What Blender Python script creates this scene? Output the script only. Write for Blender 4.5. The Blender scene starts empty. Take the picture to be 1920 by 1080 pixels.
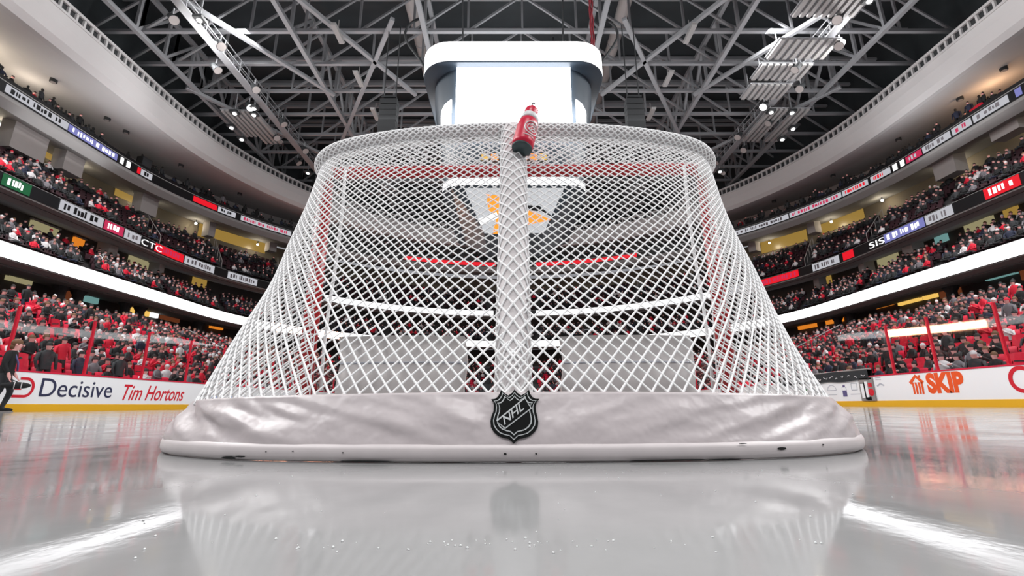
import bpy, math, random
import numpy as np
from mathutils import Vector, Matrix, noise as mnoise
S = bpy.context.scene
C = S.collection
rnd = random.Random(7)
PI = math.pi
# ------------------------------------------------------------------ camera
F_PX, PITCH, ROLL, YAW, CAM_H = 856.8, 0.25086, 0.00494, 0.00573, 0.112
def cam_axes():
    cy, sy = math.cos(YAW), math.sin(YAW)
    cp, sp = math.cos(PITCH), math.sin(PITCH)
    right = Vector((cy, -sy, 0)); fh = Vector((sy, cy, 0)); upz = Vector((0, 0, 1))
    fwd = fh * cp + upz * sp; up = upz * cp - fh * sp
    c, s = math.cos(ROLL), math.sin(ROLL)
    return right * c - up * s, right * s + up * c, fwd
RIGHT, UP, FWD = cam_axes()
cam = bpy.data.objects.new('camera', bpy.data.cameras.new('camera'))
C.objects.link(cam)
cam.data.sensor_width = 36.0
cam.data.lens = F_PX / 1920 * 36.0
cam.data.clip_start = 0.02
cam.data.clip_end = 400
m = Matrix((RIGHT, UP, -FWD)).transposed().to_4x4()
m.translation = Vector((0, 0, CAM_H))
cam.matrix_world = m
S.camera = cam
# ------------------------------------------------------------------ world, lamps, exposure
S.view_settings.view_transform = 'Standard'
S.view_settings.look = 'None'
S.view_settings.exposure = 0.0
S.view_settings.gamma = 1.0
S.view_settings.use_curve_mapping = False
w = bpy.data.worlds.new('arena_air'); S.world = w
w.use_nodes = True
w.node_tree.nodes['Background'].inputs[0].default_value = (0.93, 0.93, 1.0, 1)
w.node_tree.nodes['Background'].inputs[1].default_value = 0.3
def area(name, loc, target, sx, sy, power, col=(1, 0.993, 0.99)):
    l = bpy.data.lights.new(name, 'AREA'); l.shape = 'RECTANGLE'; l.size = sx; l.size_y = sy
    l.energy = power; l.color = col
    o = bpy.data.objects.new(name, l); C.objects.link(o)
    o.location = loc
    o.rotation_euler = (Vector(target) - Vector(loc)).to_track_quat('-Z', 'Y').to_euler()
    return o
for sx in (-1, 1):
    for y in (-6, 5, 16, 27):
        area('roof_lamp', (sx * 24 + 0.8, y, 24.2), (sx * 5, y, 0), 1.6, 4.0, 2750)
        area('stand_lamp', (sx * 18, y, 25.6), (sx * 30, y + 1, 12), 1.4, 3.0, 1050)
    area('soffit_fill', (sx * 35.0 + 0.7, 18, 21.2), (sx * 34.0 + 0.7, 18, 25), 2.4, 46.0, 800)  # added upward fill that brightens the soffit, no real fixture
area('skirt_fill', (0, -9, 24), (0, 2, 0), 8, 2, 2100)  # added fill from behind the camera to light the goal skirt
area('truss_wash', (0, 28, 21.6), (0, 28, 40), 9, 9, 900, (0.97, 0.985, 1))  # added uplight for the trusses and deck, not an arena lamp
for sx in (-1, 1):
    area('truss_wash', (sx * 13 + 0.3, 30, 18.5), (sx * 13, 30, 40), 7, 40, 1300, (0.97, 0.985, 1))  # side pair of the added uplight on the roof steel
# ------------------------------------------------------------------ materials
def lin(c):
    if isinstance(c, str):
        c = [int(c[i:i + 2], 16) / 255 for i in (0, 2, 4)]
        c = [v / 12.92 if v <= 0.04045 else ((v + 0.055) / 1.055) ** 2.4 for v in c]
    return (*c[:3], 1.0)
def mat(name, col, rough=0.55, metal=0.0, emit=None, strength=0.0, var=0.0, vscale=6.0, bump=0.0, bscale=40.0, spec=0.5):
    m = bpy.data.materials.new(name); m.use_nodes = True
    nt = m.node_tree; b = nt.nodes['Principled BSDF']
    b.inputs['Base Color'].default_value = lin(col)
    b.inputs['Roughness'].default_value = rough
    b.inputs['Metallic'].default_value = metal
    b.inputs['Specular IOR Level'].default_value = spec
    if emit is not None:
        b.inputs['Emission Color'].default_value = lin(emit)
        b.inputs['Emission Strength'].default_value = strength
    if var or bump:
        tc = nt.nodes.new('ShaderNodeTexCoord')
        n = nt.nodes.new('ShaderNodeTexNoise'); n.inputs['Scale'].default_value = vscale
        n.inputs['Detail'].default_value = 4
        nt.links.new(tc.outputs['Object'], n.inputs['Vector'])
        if var:
            mx = nt.nodes.new('ShaderNodeMix'); mx.data_type = 'RGBA'; mx.blend_type = 'MULTIPLY'
            rp = nt.nodes.new('ShaderNodeMapRange')
            rp.inputs[3].default_value = 1 - var; rp.inputs[4].default_value = 1 + var * 0.5
            nt.links.new(n.outputs['Fac'], rp.inputs[0])
            mx.inputs[0].default_value = 1.0
            mx.inputs[6].default_value = lin(col)
            nt.links.new(rp.outputs[0], mx.inputs[7])
            nt.links.new(mx.outputs[2], b.inputs['Base Color'])
        if bump:
            n2 = nt.nodes.new('ShaderNodeTexNoise'); n2.inputs['Scale'].default_value = bscale
            nt.links.new(tc.outputs['Object'], n2.inputs['Vector'])
            bp = nt.nodes.new('ShaderNodeBump'); bp.inputs['Strength'].default_value = bump
            bp.inputs['Distance'].default_value = 0.02
            nt.links.new(n2.outputs['Fac'], bp.inputs['Height'])
            nt.links.new(bp.outputs['Normal'], b.inputs['Normal'])
    return m
def emis(name, col, s):
    return mat(name, '0a0a0a', 0.4, 0, col, s)
M = {}
M['red_paint'] = mat('red_paint', 'a2000e', 0.3)
M['cord'] = mat('white_cord', 'fafafa', 0.7)
M['pad'] = mat('white_padding', 'cbc5c5', 0.6, var=0.08, vscale=14, bump=0.15, bscale=60)
M['skirt'] = mat('white_vinyl_cloth', 'c6bdbe', 0.36, var=0.06, vscale=9, bump=0.2, bscale=22)
M['band'] = mat('white_hem', 'dad2d2', 0.45, var=0.1, vscale=20)
M['inner_pad'] = mat('inner_pad_cloth', 'e6e1df', 0.6, var=0.14, vscale=9)
M['black'] = mat('black_print', '050707', 0.6, spec=0.15)
M['scuff_and_shade'] = mat('black_scuff_and_shade', '0c0c0c', 0.7)
M['silver'] = mat('silver_print', 'c6cacb', 0.5)
M['bottle_red'] = mat('bottle_red', 'd0103a', 0.35)
M['bottle_dark'] = mat('bottle_base', '2b3a3d', 0.5)
M['white_plastic'] = mat('white_plastic', 'e4e6e6', 0.4)
M['board'] = mat('board_white', 'fafbfd', 0.35)
M['yellow'] = mat('kick_plate_yellow', 'f2b820', 0.4)
M['cap_red'] = mat('cap_rail_red', 'd8123c', 0.4)
M['stanchion'] = mat('stanchion_red', 'd01a34', 0.35)
M['navy'] = mat('navy_ink', '2c3050', 0.5)
M['red_ink'] = mat('red_ink', 'd8142c', 0.5)
M['orange_ink'] = mat('orange_ink', 'f4581a', 0.5)
M['green_ink'] = mat('green_ink', '5fae74', 0.5)
M['blue_ink'] = mat('blue_ink', '9db6e6', 0.5)
M['grey_ink'] = mat('grey_ink', 'b9bcc6', 0.5)
M['purple_ink'] = mat('purple_ink', '5a5688', 0.5)
M['concrete'] = mat('concrete', '6d6b6a', 0.85, var=0.2, vscale=1.5)
M['concrete_dark'] = mat('concrete_dark', '3c3a3b', 0.85, var=0.25, vscale=1.2)
M['soffit'] = mat('soffit_plaster', 'b4b2b2', 0.8, var=0.05, vscale=0.6)
M['soffit_mid'] = mat('slab_paint', '8b8988', 0.8, var=0.1, vscale=0.8)
M['wall_dark'] = mat('concourse_wall', '4a4643', 0.8, var=0.3, vscale=0.5)
M['wall_beige'] = mat('upper_wall', '6f6759', 0.8, var=0.3, vscale=0.4)
M['block'] = mat('grey_block', '97918f', 0.8, var=0.12, vscale=1.0)
M['deck'] = mat('roof_deck', '34393c', 0.9, var=0.4, vscale=0.3)
M['steel'] = mat('grey_steel', '87888b', 0.6, var=0.15, vscale=0.7)
M['steel_dark'] = mat('dark_steel', '2a2c2e', 0.6)
M['louver'] = mat('pale_louver', '8e8c8b', 0.6)
M['duct'] = mat('duct_metal', '9b9593', 0.5, var=0.1, vscale=1)
M['sb_body'] = mat('scoreboard_shell', '343f49', 0.45)
M['screen'] = emis('screen_white', 'f4f8ff', 12.0)
M['ring_led'] = emis('ring_white', 'ffffff', 2.6)
M['screen_grey'] = emis('screen_grey', 'c9cbcf', 1.0)
M['led_orange'] = emis('led_orange', 'ff8a2a', 1.6)
M['led_white'] = emis('led_white', 'ffffff', 1.6)
M['ribbon_white'] = emis('ribbon_white', 'fdfdff', 3.2)
M['ribbon_fire'] = emis('ribbon_fire', 'ffb491', 60.0)
M['led_grey'] = emis('led_pale', 'cfcfd6', 0.8)
M['led_red'] = emis('led_red', 'f01428', 0.95)
M['led_pink'] = emis('led_pink', 'd83460', 0.8)
M['led_purple'] = emis('led_purple', '8d8fd6', 0.75)
M['led_green'] = emis('led_green', '1f7a4a', 0.6)
M['led_black'] = mat('led_off', '101114', 0.4)
M['lit_yellow'] = emis('lit_yellow', 'f0c060', 1.0)
M['lit_gold'] = emis('lit_gold', 'bb9648', 0.6)
M['lit_orange'] = emis('lit_orange', 'f08a2a', 0.8)
M['lit_beige'] = emis('lit_beige', 'a89f78', 0.7)
M['lit_teal'] = emis('lit_teal', '8cc0bd', 0.5)
M['lit_brown'] = emis('lit_brown', '8a4a2c', 0.4)
M['lit_white'] = emis('lit_white', 'ffffff', 6.0)
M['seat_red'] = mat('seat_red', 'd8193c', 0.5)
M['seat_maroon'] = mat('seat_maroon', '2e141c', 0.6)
M['c_black'] = mat('cloth_black', '141517', 0.8)
M['c_char'] = mat('cloth_charcoal', '2c2e31', 0.8)
M['c_red'] = mat('cloth_red', 'cc1030', 0.75)
M['c_white'] = mat('cloth_white', 'cfcbcd', 0.8)
M['c_grey'] = mat('cloth_grey', '6f6b70', 0.8)
M['c_navy'] = mat('cloth_navy', '20263c', 0.8)
M['skin'] = mat('skin', 'e2a5a0', 0.6)
M['hair'] = mat('dark_hair', '1c1512', 0.7)
M['hair_brown'] = mat('brown_hair', '6a4a30', 0.7)
M['cable_red'] = mat('cable_red', '7a1f2a', 0.6)
# glass: thin clear pane
g = bpy.data.materials.new('clear_pane'); g.use_nodes = True; nt = g.node_tree
nt.nodes.clear()
out = nt.nodes.new('ShaderNodeOutputMaterial'); mx = nt.nodes.new('ShaderNodeMixShader')
tr = nt.nodes.new('ShaderNodeBsdfTransparent'); tr.inputs[0].default_value = (0.95, 0.96, 0.96, 1)
gl = nt.nodes.new('ShaderNodeBsdfGlossy'); gl.inputs['Roughness'].default_value = 0.03
fr = nt.nodes.new('ShaderNodeFresnel'); fr.inputs[0].default_value = 1.5
geo = nt.nodes.new('ShaderNodeNewGeometry'); ior = nt.nodes.new('ShaderNodeMapRange')
ior.inputs[3].default_value = 1.5; ior.inputs[4].default_value = 1 / 1.5
nt.links.new(geo.outputs['Backfacing'], ior.inputs[0]); nt.links.new(ior.outputs[0], fr.inputs[0])
nt.links.new(fr.outputs[0], mx.inputs[0]); nt.links.new(tr.outputs[0], mx.inputs[1])
nt.links.new(gl.outputs[0], mx.inputs[2]); nt.links.new(mx.outputs[0], out.inputs[0])
M['glass'] = g
cp = mat('clear_plastic', 'e8eef0', 0.15); cp.node_tree.nodes['Principled BSDF'].inputs['Transmission Weight'].default_value = 0.8
M['clear'] = cp
# ice: white paint under a scraped, glossy skin
def ice_mat():
    m = bpy.data.materials.new('rink_ice'); m.use_nodes = True; nt = m.node_tree; b = nt.nodes['Principled BSDF']
    tc = nt.nodes.new('ShaderNodeTexCoord')
    def noise(scale, det=5, sc=(1, 1, 1), rough=0.55):
        mp = nt.nodes.new('ShaderNodeMapping'); mp.inputs['Scale'].default_value = sc
        n = nt.nodes.new('ShaderNodeTexNoise'); n.inputs['Scale'].default_value = scale
        n.inputs['Detail'].default_value = det; n.inputs['Roughness'].default_value = rough
        nt.links.new(tc.outputs['Object'], mp.inputs[0]); nt.links.new(mp.outputs[0], n.inputs['Vector'])
        return n
    n1 = noise(2.2, 6)
    cr = nt.nodes.new('ShaderNodeMapRange'); cr.inputs[1].default_value = 0.3; cr.inputs[2].default_value = 0.75
    cr.inputs[3].default_value = 0.26; cr.inputs[4].default_value = 0.36
    nt.links.new(n1.outputs['Fac'], cr.inputs[0])
    cmb = nt.nodes.new('ShaderNodeCombineColor')
    for i in range(3): nt.links.new(cr.outputs[0], cmb.inputs[i])
    nt.links.new(cmb.outputs[0], b.inputs['Base Color'])
    n2 = noise(3.0, 6)
    rr = nt.nodes.new('ShaderNodeMapRange'); rr.inputs[1].default_value = 0.35; rr.inputs[2].default_value = 0.7
    rr.inputs[3].default_value = 0.05; rr.inputs[4].default_value = 0.17
    nt.links.new(n2.outputs['Fac'], rr.inputs[0]); nt.links.new(rr.outputs[0], b.inputs['Roughness'])
    b.inputs['IOR'].default_value = 1.36
    n3 = noise(7.0, 5, (1, 0.6, 1)); n4 = noise(60, 3)
    ad = nt.nodes.new('ShaderNodeMath'); ad.operation = 'MULTIPLY_ADD'; ad.inputs[1].default_value = 0.06
    nt.links.new(n4.outputs['Fac'], ad.inputs[0]); nt.links.new(n3.outputs['Fac'], ad.inputs[2])
    bp = nt.nodes.new('ShaderNodeBump'); bp.inputs['Strength'].default_value = 0.06; bp.inputs['Distance'].default_value = 0.008
    nt.links.new(ad.outputs[0], bp.inputs['Height']); nt.links.new(bp.outputs['Normal'], b.inputs['Normal'])
    return m
M['ice'] = ice_mat()
# corrugated gutter and ribbed slabs: ribs along the object's own angle are modelled, not painted (see loft_ribs)

# ------------------------------------------------------------------ mesh helpers
class MB:
    def __init__(s): s.v = []; s.f = []; s.m = []
    def add(s, vs, fs, mi=0):
        o = len(s.v); s.v.extend([tuple(p) for p in vs])
        for f in fs: s.f.append(tuple(o + i for i in f)); s.m.append(mi)
    def box(s, c, size, mi=0, rz=0.0, mtx=None):
        hx, hy, hz = (d / 2 for d in size)
        vs = [Vector((x, y, z)) for x in (-hx, hx) for y in (-hy, hy) for z in (-hz, hz)]
        R = mtx if mtx is not None else Matrix.Rotation(rz, 3, 'Z')
        vs = [R @ p + Vector(c) for p in vs]
        s.add(vs, [(0, 1, 3, 2), (4, 6, 7, 5), (0, 4, 5, 1), (2, 3, 7, 6), (0, 2, 6, 4), (1, 5, 7, 3)], mi)
    def beam(s, a, b, wd, ht, mi=0):
        a, b = Vector(a), Vector(b); d = b - a; L = d.length
        if L < 1e-6: return
        q = d.to_track_quat('Y', 'Z').to_matrix()
        s.box((a + b) / 2, (wd, L, ht), mi, mtx=q)
    def tube(s, path, rad, n=8, mi=0, cap=True, closed=False):
        P = [Vector(p) for p in path]; k = len(P)
        R = rad if isinstance(rad, (list, tuple)) else [rad] * k
        vs = []; up = None
        for i, p in enumerate(P):
            if closed: t = P[(i + 1) % k] - P[i - 1]
            else: t = P[min(i + 1, k - 1)] - P[max(i - 1, 0)]
            t.normalize()
            if up is None:
                up = Vector((0, 0, 1)) if abs(t.z) < 0.9 else Vector((1, 0, 0))
            x = t.cross(up)
            if x.length < 1e-5: x = t.orthogonal()
            x.normalize(); up = x.cross(t).normalized()
            for j in range(n):
                a = 2 * PI * j / n
                vs.append(p + (x * math.cos(a) + up * math.sin(a)) * R[i])
        fs = []
        for i in range(k if closed else k - 1):
            for j in range(n):
                a0 = i * n + j; a1 = i * n + (j + 1) % n; i2 = (i + 1) % k
                fs.append((a0, a1, i2 * n + (j + 1) % n, i2 * n + j))
        if cap and not closed:
            fs.append(tuple(reversed(range(n)))); fs.append(tuple((k - 1) * n + j for j in range(n)))
        s.add(vs, fs, mi)
    def lathe(s, base, axis, prof, n=20, mi=0):
        s.tube([Vector(base) + Vector(axis) * h for h, r in prof], [r for h, r in prof], n, mi)
    def loft(s, rings, mi=0, closed=False, flip=False):
        n = len(rings[0]); vs = [p for r in rings for p in r]; fs = []
        for i in range(len(rings) - 1):
            for j in range(n if closed else n - 1):
                j2 = (j + 1) % n
                f = (i * n + j, (i + 1) * n + j, (i + 1) * n + j2, i * n + j2)
                fs.append(tuple(reversed(f)) if flip else f)
        s.add(vs, fs, mi)
    def sphere(s, c, r, nu=8, nv=6, mi=0):
        rx, ry, rz = r if isinstance(r, (list, tuple)) else (r, r, r)
        rows = []
        for i in range(nv + 1):
            t = PI * i / nv
            rows.append([(c[0] + rx * max(math.sin(t), 0.02) * math.cos(2 * PI * j / nu), c[1] + ry * max(math.sin(t), 0.02) * math.sin(2 * PI * j / nu), c[2] - rz * math.cos(t)) for j in range(nu)])
        s.loft(rows, mi, closed=True, flip=True)
    def mesh(s, name, mats, smooth=False):
        me = bpy.data.meshes.new(name); me.from_pydata(s.v, [], s.f)
        for x in (mats if isinstance(mats, (list, tuple)) else [mats]): me.materials.append(M[x] if isinstance(x, str) else x)
        me.polygons.foreach_set('material_index', s.m)
        if smooth: me.polygons.foreach_set('use_smooth', [True] * len(s.f))
        me.update(); return me
    def build(s, name, mats, parent=None, smooth=False, loc=None):
        o = bpy.data.objects.new(name, s.mesh(name, mats, smooth)); C.objects.link(o)
        if parent: o.parent = parent
        if loc is not None: o.location = loc
        return o
def tag(o, label=None, cat=None, group=None, kind=None):
    if label: o['label'] = label
    if cat: o['category'] = cat
    if group: o['group'] = group
    if kind: o['kind'] = kind
    return o
def empty(name, loc=(0, 0, 0), rz=0, label=None, cat=None, group=None):
    o = bpy.data.objects.new(name, None); C.objects.link(o); o.location = loc; o.rotation_euler = (0, 0, rz)
    return tag(o, label, cat, group)
def quads_obj(name, V, Q, mats, mi=None, parent=None, smooth=False):
    V = np.asarray(V, dtype=np.float32); Q = np.asarray(Q, dtype=np.int32)
    me = bpy.data.meshes.new(name); k = Q.shape[1]
    me.vertices.add(len(V)); me.vertices.foreach_set('co', V.ravel())
    me.loops.add(Q.size); me.loops.foreach_set('vertex_index', Q.ravel())
    me.polygons.add(len(Q)); me.polygons.foreach_set('loop_start', np.arange(0, Q.size, k, dtype=np.int32))
    me.polygons.foreach_set('loop_total', np.full(len(Q), k, dtype=np.int32))
    for x in mats: me.materials.append(M[x])
    if mi is not None: me.polygons.foreach_set('material_index', np.asarray(mi, dtype=np.int32))
    if smooth: me.polygons.foreach_set('use_smooth', np.ones(len(Q), dtype=bool))
    me.update(calc_edges=True); me.validate()
    o = bpy.data.objects.new(name, me); C.objects.link(o)
    if parent: o.parent = parent
    return o
def cords(name, P, E, r, mats, parent, n=4):
    """round cords along every edge E between the points P, as one netting mesh"""
    P = np.asarray(P, float); E = np.asarray(E)
    A, B = P[E[:, 0]], P[E[:, 1]]; d = B - A; L = np.linalg.norm(d, axis=1, keepdims=True); t = d / L
    ref = np.where(np.abs(t[:, 2:3]) < 0.9, [[0, 0, 1.0]], [[1.0, 0, 0]])
    x = np.cross(t, ref); x /= np.linalg.norm(x, axis=1, keepdims=True); y = np.cross(x, t)
    vs = []
    for end in (A - t * r * 0.4, B + t * r * 0.4):
        for j in range(n):
            a = 2 * PI * (j + 0.5) / n; vs.append(end + (x * math.cos(a) + y * math.sin(a)) * r)
    V = np.stack(vs, 1).reshape(-1, 3); b = np.arange(len(E))[:, None] * (2 * n)
    Q = np.concatenate([b + np.array([[j, (j + 1) % n, n + (j + 1) % n, n + j]]) for j in range(n)])
    return quads_obj(name, V, Q, mats, None, parent, True)
def text(body, name, mats, parent, origin, ax, up, width, height, depth=0.004, shear=0.0, bold=0.0):
    cu = bpy.data.curves.new('lettering', 'FONT'); cu.body = body; cu.extrude = 0.02; cu.shear = shear; cu.offset = bold
    cu.resolution_u = 6
    t = bpy.data.objects.new('lettering', cu); C.objects.link(t)
    dg = bpy.context.evaluated_depsgraph_get()
    me = bpy.data.meshes.new_from_object(t.evaluated_get(dg))
    bpy.data.objects.remove(t); bpy.data.curves.remove(cu)
    co = np.empty(len(me.vertices) * 3); me.vertices.foreach_get('co', co); co = co.reshape(-1, 3)
    mn, mxx = co.min(0), co.max(0); co = (co - mn) / (mxx - mn)
    ax, up = np.array(ax, float), np.array(up, float); nrm = np.cross(ax, up)
    out = np.array(origin) + co[:, :1] * ax * width + co[:, 1:2] * up * height + co[:, 2:3] * nrm * depth
    me.vertices.foreach_set('co', out.ravel()); me.materials.clear(); me.materials.append(M[mats]); me.update()
    o = bpy.data.objects.new(name, me); C.objects.link(o); o.parent = parent
    return o
def plate(name, poly, mats, parent, origin, ax, up, depth=0.004, lift=0.0, mb=None, mi=0):
    """a flat printed shape of real thickness; poly in metres along ax/up"""
    ax, up = Vector(ax), Vector(up); n = ax.cross(up)
    own = mb is None
    mb = mb or MB()
    a = [Vector(origin) + ax * p[0] + up * p[1] + n * (lift) for p in poly]
    b = [p + n * depth for p in a]; k = len(a)
    mb.add(a + b, [tuple(reversed(range(k))), tuple(range(k, 2 * k))] + [(i, (i + 1) % k, k + (i + 1) % k, k + i) for i in range(k)], mi)
    if own: return mb.build(name, mats, parent)
ORD = ['first', 'second', 'third', 'fourth', 'fifth', 'sixth', 'seventh', 'eighth', 'ninth', 'tenth', 'eleventh', 'twelfth', 'thirteenth', 'fourteenth', 'fifteenth', 'sixteenth', 'seventeenth', 'eighteenth']
# ------------------------------------------------------------------ the bowl: every tier is a U of straight sides and an oval far end
N1, N2 = 26, 60
def ring(a, yc, yf, z, cx=0.0, y0=-2.0):
    p = []
    for i in range(N1): p.append(Vector((cx - a, y0 + (yc - y0) * i / N1, z)))
    for i in range(N2 + 1):
        t = PI - PI * i / N2
        p.append(Vector((cx + a * math.cos(t), yc + (yf - yc) * math.sin(t), z)))
    for i in range(N1): p.append(Vector((cx + a, yc - (yc - y0) * (i + 1) / N1, z)))
    return p
def rlerp(A, B, t):
    return ring(A[0] + (B[0] - A[0]) * t, A[1] + (B[1] - A[1]) * t, A[2] + (B[2] - A[2]) * t, A[3] + (B[3] - A[3]) * t, A[4] + (B[4] - A[4]) * t)
class Walk:
    def __init__(s, pts):
        s.p = np.array([tuple(q) for q in pts]); d = np.diff(s.p, axis=0); l = np.hypot(d[:, 0], d[:, 1])
        s.s = np.concatenate([[0], np.cumsum(l)]); s.L = s.s[-1]
    def at(s, x):
        i = int(np.clip(np.searchsorted(s.s, x) - 1, 0, len(s.s) - 2)); f = (x - s.s[i]) / (s.s[i + 1] - s.s[i])
        p = s.p[i] * (1 - f) + s.p[i + 1] * f; t = s.p[i + 1] - s.p[i]; t /= np.hypot(t[0], t[1])
        return Vector(p), Vector((t[0], t[1], 0)), Vector((t[1], -t[0], 0))
    def az(s, px, py):
        """arc position and height where the sight line through a photo pixel meets this tier's wall"""
        X = (px - 960) / F_PX; Y = (540 - py) / F_PX
        d = RIGHT * X + UP * Y + FWD
        rr = s.p[:, 0] * d.y - s.p[:, 1] * d.x
        ok = [i for i in range(len(rr) - 1) if rr[i] * rr[i + 1] <= 0 and s.p[i, 1] > 1]
        i = ok[0] if ok else len(rr) // 2
        f = rr[i] / (rr[i] - rr[i + 1]) if rr[i] != rr[i + 1] else 0
        x = s.s[i] + f * (s.s[i + 1] - s.s[i]); p = s.at(x)[0]
        return x, CAM_H + d.z / math.hypot(d.x, d.y) * math.hypot(p.x, p.y), math.hypot(p.x, p.y)
def strip(w, s0, s1, z0, z1, off=0.05, thick=0.04, mb=None, mi=0, step=1.2):
    """a curved panel standing off a tier's fascia between two arc positions"""
    mb = mb or MB(); n = max(2, int(abs(s1 - s0) / step) + 1)
    A, B, A2, B2 = [], [], [], []
    for i in range(n + 1):
        p, t, nn = w.at(s0 + (s1 - s0) * i / n)
        q = p + nn * off; r = p + nn * (off - thick)
        A.append((q.x, q.y, z0)); B.append((q.x, q.y, z1)); A2.append((r.x, r.y, z0)); B2.append((r.x, r.y, z1))
    mb.loft([A2, B2, B, A, A2], mi, flip=True)
    return mb
# tier definitions: (half width, y where the oval starts, far y, z, x centre)
LOW0, LOW1 = (14.3, 51.0, 61.0, 0.45, 0.0), (26.9, 42.0, 66.5, 5.5, 0.3)
R1 = (27.9, 40.0, 64.2, 8.0, 0.4)
CL0, CL1 = (28.4, 40.0, 64.8, 8.75, 0.4), (31.8, 39.0, 67.6, 11.0, 0.45)
R2 = (30.0, 37.0, 65.2, 12.6, 0.5)
UP0, UP1 = (30.5, 37.0, 65.7, 13.4, 0.5), (35.2, 35.5, 69.4, 17.1, 0.6)
R3 = (33.0, 33.5, 63.8, 19.6, 0.7)
RE = (29.2, 33.0, 62.0, 24.0, 1.4)
def rg(T, da=0, z=None): return ring(T[0] + da, T[1], T[2] + da, T[3] if z is None else z, T[4])
def surf(name, rings, mats, flip=False):
    mb = MB(); mb.loft(rings, 0, flip=flip); o = mb.build(name, mats); o['kind'] = 'structure'; return o
NLOW, NCL, NUP = 19, 6, 8
def terrace(name, A, B, n, mats):
    rs = []
    for i in range(n):
        r0 = rlerp(A, B, i / n); r1 = rlerp(A, B, (i + 1) / n)
        z = A[3] + (B[3] - A[3]) * i / n
        rs.append([Vector((p.x, p.y, z)) for p in r0]); rs.append([Vector((p.x, p.y, z)) for p in r1])
    rs.insert(0, [Vector((p.x, p.y, A[3] - 1.0)) for p in rs[0]])
    return surf(name, rs, mats, flip=False)
# ice
mb = MB(); mb.add([(-14.2, -4, 0), (14.2, -4, 0), (14.2, 61, 0), (-14.2, 61, 0)], [(0, 1, 2, 3)])
o = mb.build('floor', 'ice'); o['kind'] = 'structure'
terrace('floor_lower_terrace', LOW0, LOW1, NLOW, 'concrete_dark')
terrace('floor_club_terrace', CL0, CL1, NCL, 'concrete_dark')
terrace('floor_upper_terrace', UP0, UP1, NUP, 'concrete_dark')
surf('floor_concourse', [rg(LOW1), rg(LOW1, 6)], 'concrete_dark')
surf('wall_lower_concourse', [rg((31.8, 41, 70, 5.5, 0.4)), rg((31.8, 41, 70, 8.3, 0.4))], 'wall_dark')
surf('ceiling_lower_concourse', [rg(R1, 4.6, 8.2), rg(R1, 0.7, 7.75), rg(R1, 0.0, 7.95), rg(R1, 0, 8.9), rg(R1, 0.18, 8.95), rg(R1, 0.18, 8.0)], 'soffit_mid')
surf('wall_club_back', [rg((33.4, 39, 69, 11.0, 0.5)), rg((33.4, 39, 69, 13.0, 0.5))], 'wall_dark')
surf('ceiling_club', [rg(R2, 3.6, 12.9), rg(R2, 1.2, 12.35), rg(R2, 0, 12.5), rg(R2, 0, 13.45), rg(R2, 0.2, 13.5), rg(R2, 0.2, 12.6)], 'soffit_mid')
UW = Walk(rg((36.8, 35, 70.6, 17.0, 0.6)))
surf('wall_upper_back', [rg((36.8, 35, 70.6, 17.0, 0.6)), rg((36.8, 35, 70.6, 19.7, 0.6))], 'wall_beige')
surf('floor_upper_concourse', [rg(UP1), rg(UP1, 1.6)], 'concrete')
surf('ceiling_upper_stand', [rg(R3, 4.4, 19.55), rg(R3, 2.2, 19.25), rg(R3, 0.5, 18.9), rg(R3, 0, 19.35), rg(R3, 0, 20.45), rg(R3, 0.2, 20.5)], 'soffit_mid')
surf('floor_press_level', [rg(R3, 0.2, 20.5), rg(R3, 5.5, 20.5)], 'concrete')
surf('wall_press_back', [rg(R3, 5.2, 20.5), rg(R3, 5.2, 24.6)], 'soffit')
def blend(A, B, t, z): return [p * (1 - t) + q * t + Vector((0, 0, z - (p.z * (1 - t) + q.z * t))) for p, q in zip(A, B)]
RE0 = rg(RE); PB = rg(R3, 5.4)
surf('ceiling_soffit', [blend(RE0, PB, 1, 23.7), blend(RE0, PB, 0.5, 23.0), blend(RE0, PB, 0.14, 22.3), blend(RE0, PB, 0.09, 22.25), blend(RE0, PB, 0.05, 22.6), blend(RE0, PB, 0.015, 23.4), RE0], 'soffit')
surf('trim_1', [RE0, rg(RE, -0.05, 24.0), rg(RE, -0.05, 24.18), rg(RE, 0.2, 24.2)], 'soffit')
surf('trim_2', [rg(RE, 0.2, 24.2), rg(RE, 0.2, 24.75)], 'steel_dark')
surf('trim_3', [rg(RE, 0.15, 24.75), rg(RE, 0.0, 24.75), rg(RE, 0.0, 24.95), rg(RE, 0.5, 25.0), rg(RE, 3, 25.0)], 'soffit')
# gutter ribs between the two pale lips at the roof edge
w = Walk(rg(RE, 0.12)); mb = MB(); x = 0.0
while x < w.L:
    p, t, nn = w.at(x)
    if p.y > abs(p.x) * 0.8 - 6: mb.box((p.x, p.y, 24.47), (0.13, 0.16, 0.56), 0, math.atan2(t.y, t.x))
    x += 0.55
o = mb.build('trim_4', 'soffit'); o['kind'] = 'structure'
mb = MB(); mb.add([(-36, -4, 32.0), (37, -4, 32.0), (37, 74, 32.0), (-36, 74, 32.0)], [(3, 2, 1, 0)])
o = mb.build('ceiling', 'deck'); o['kind'] = 'structure'
mb = MB(); mb.loft([rg(RE, 3, 25), rg(RE, 3, 32)]); o = mb.build('wall_roof_edge', 'deck'); o['kind'] = 'structure'

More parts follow.
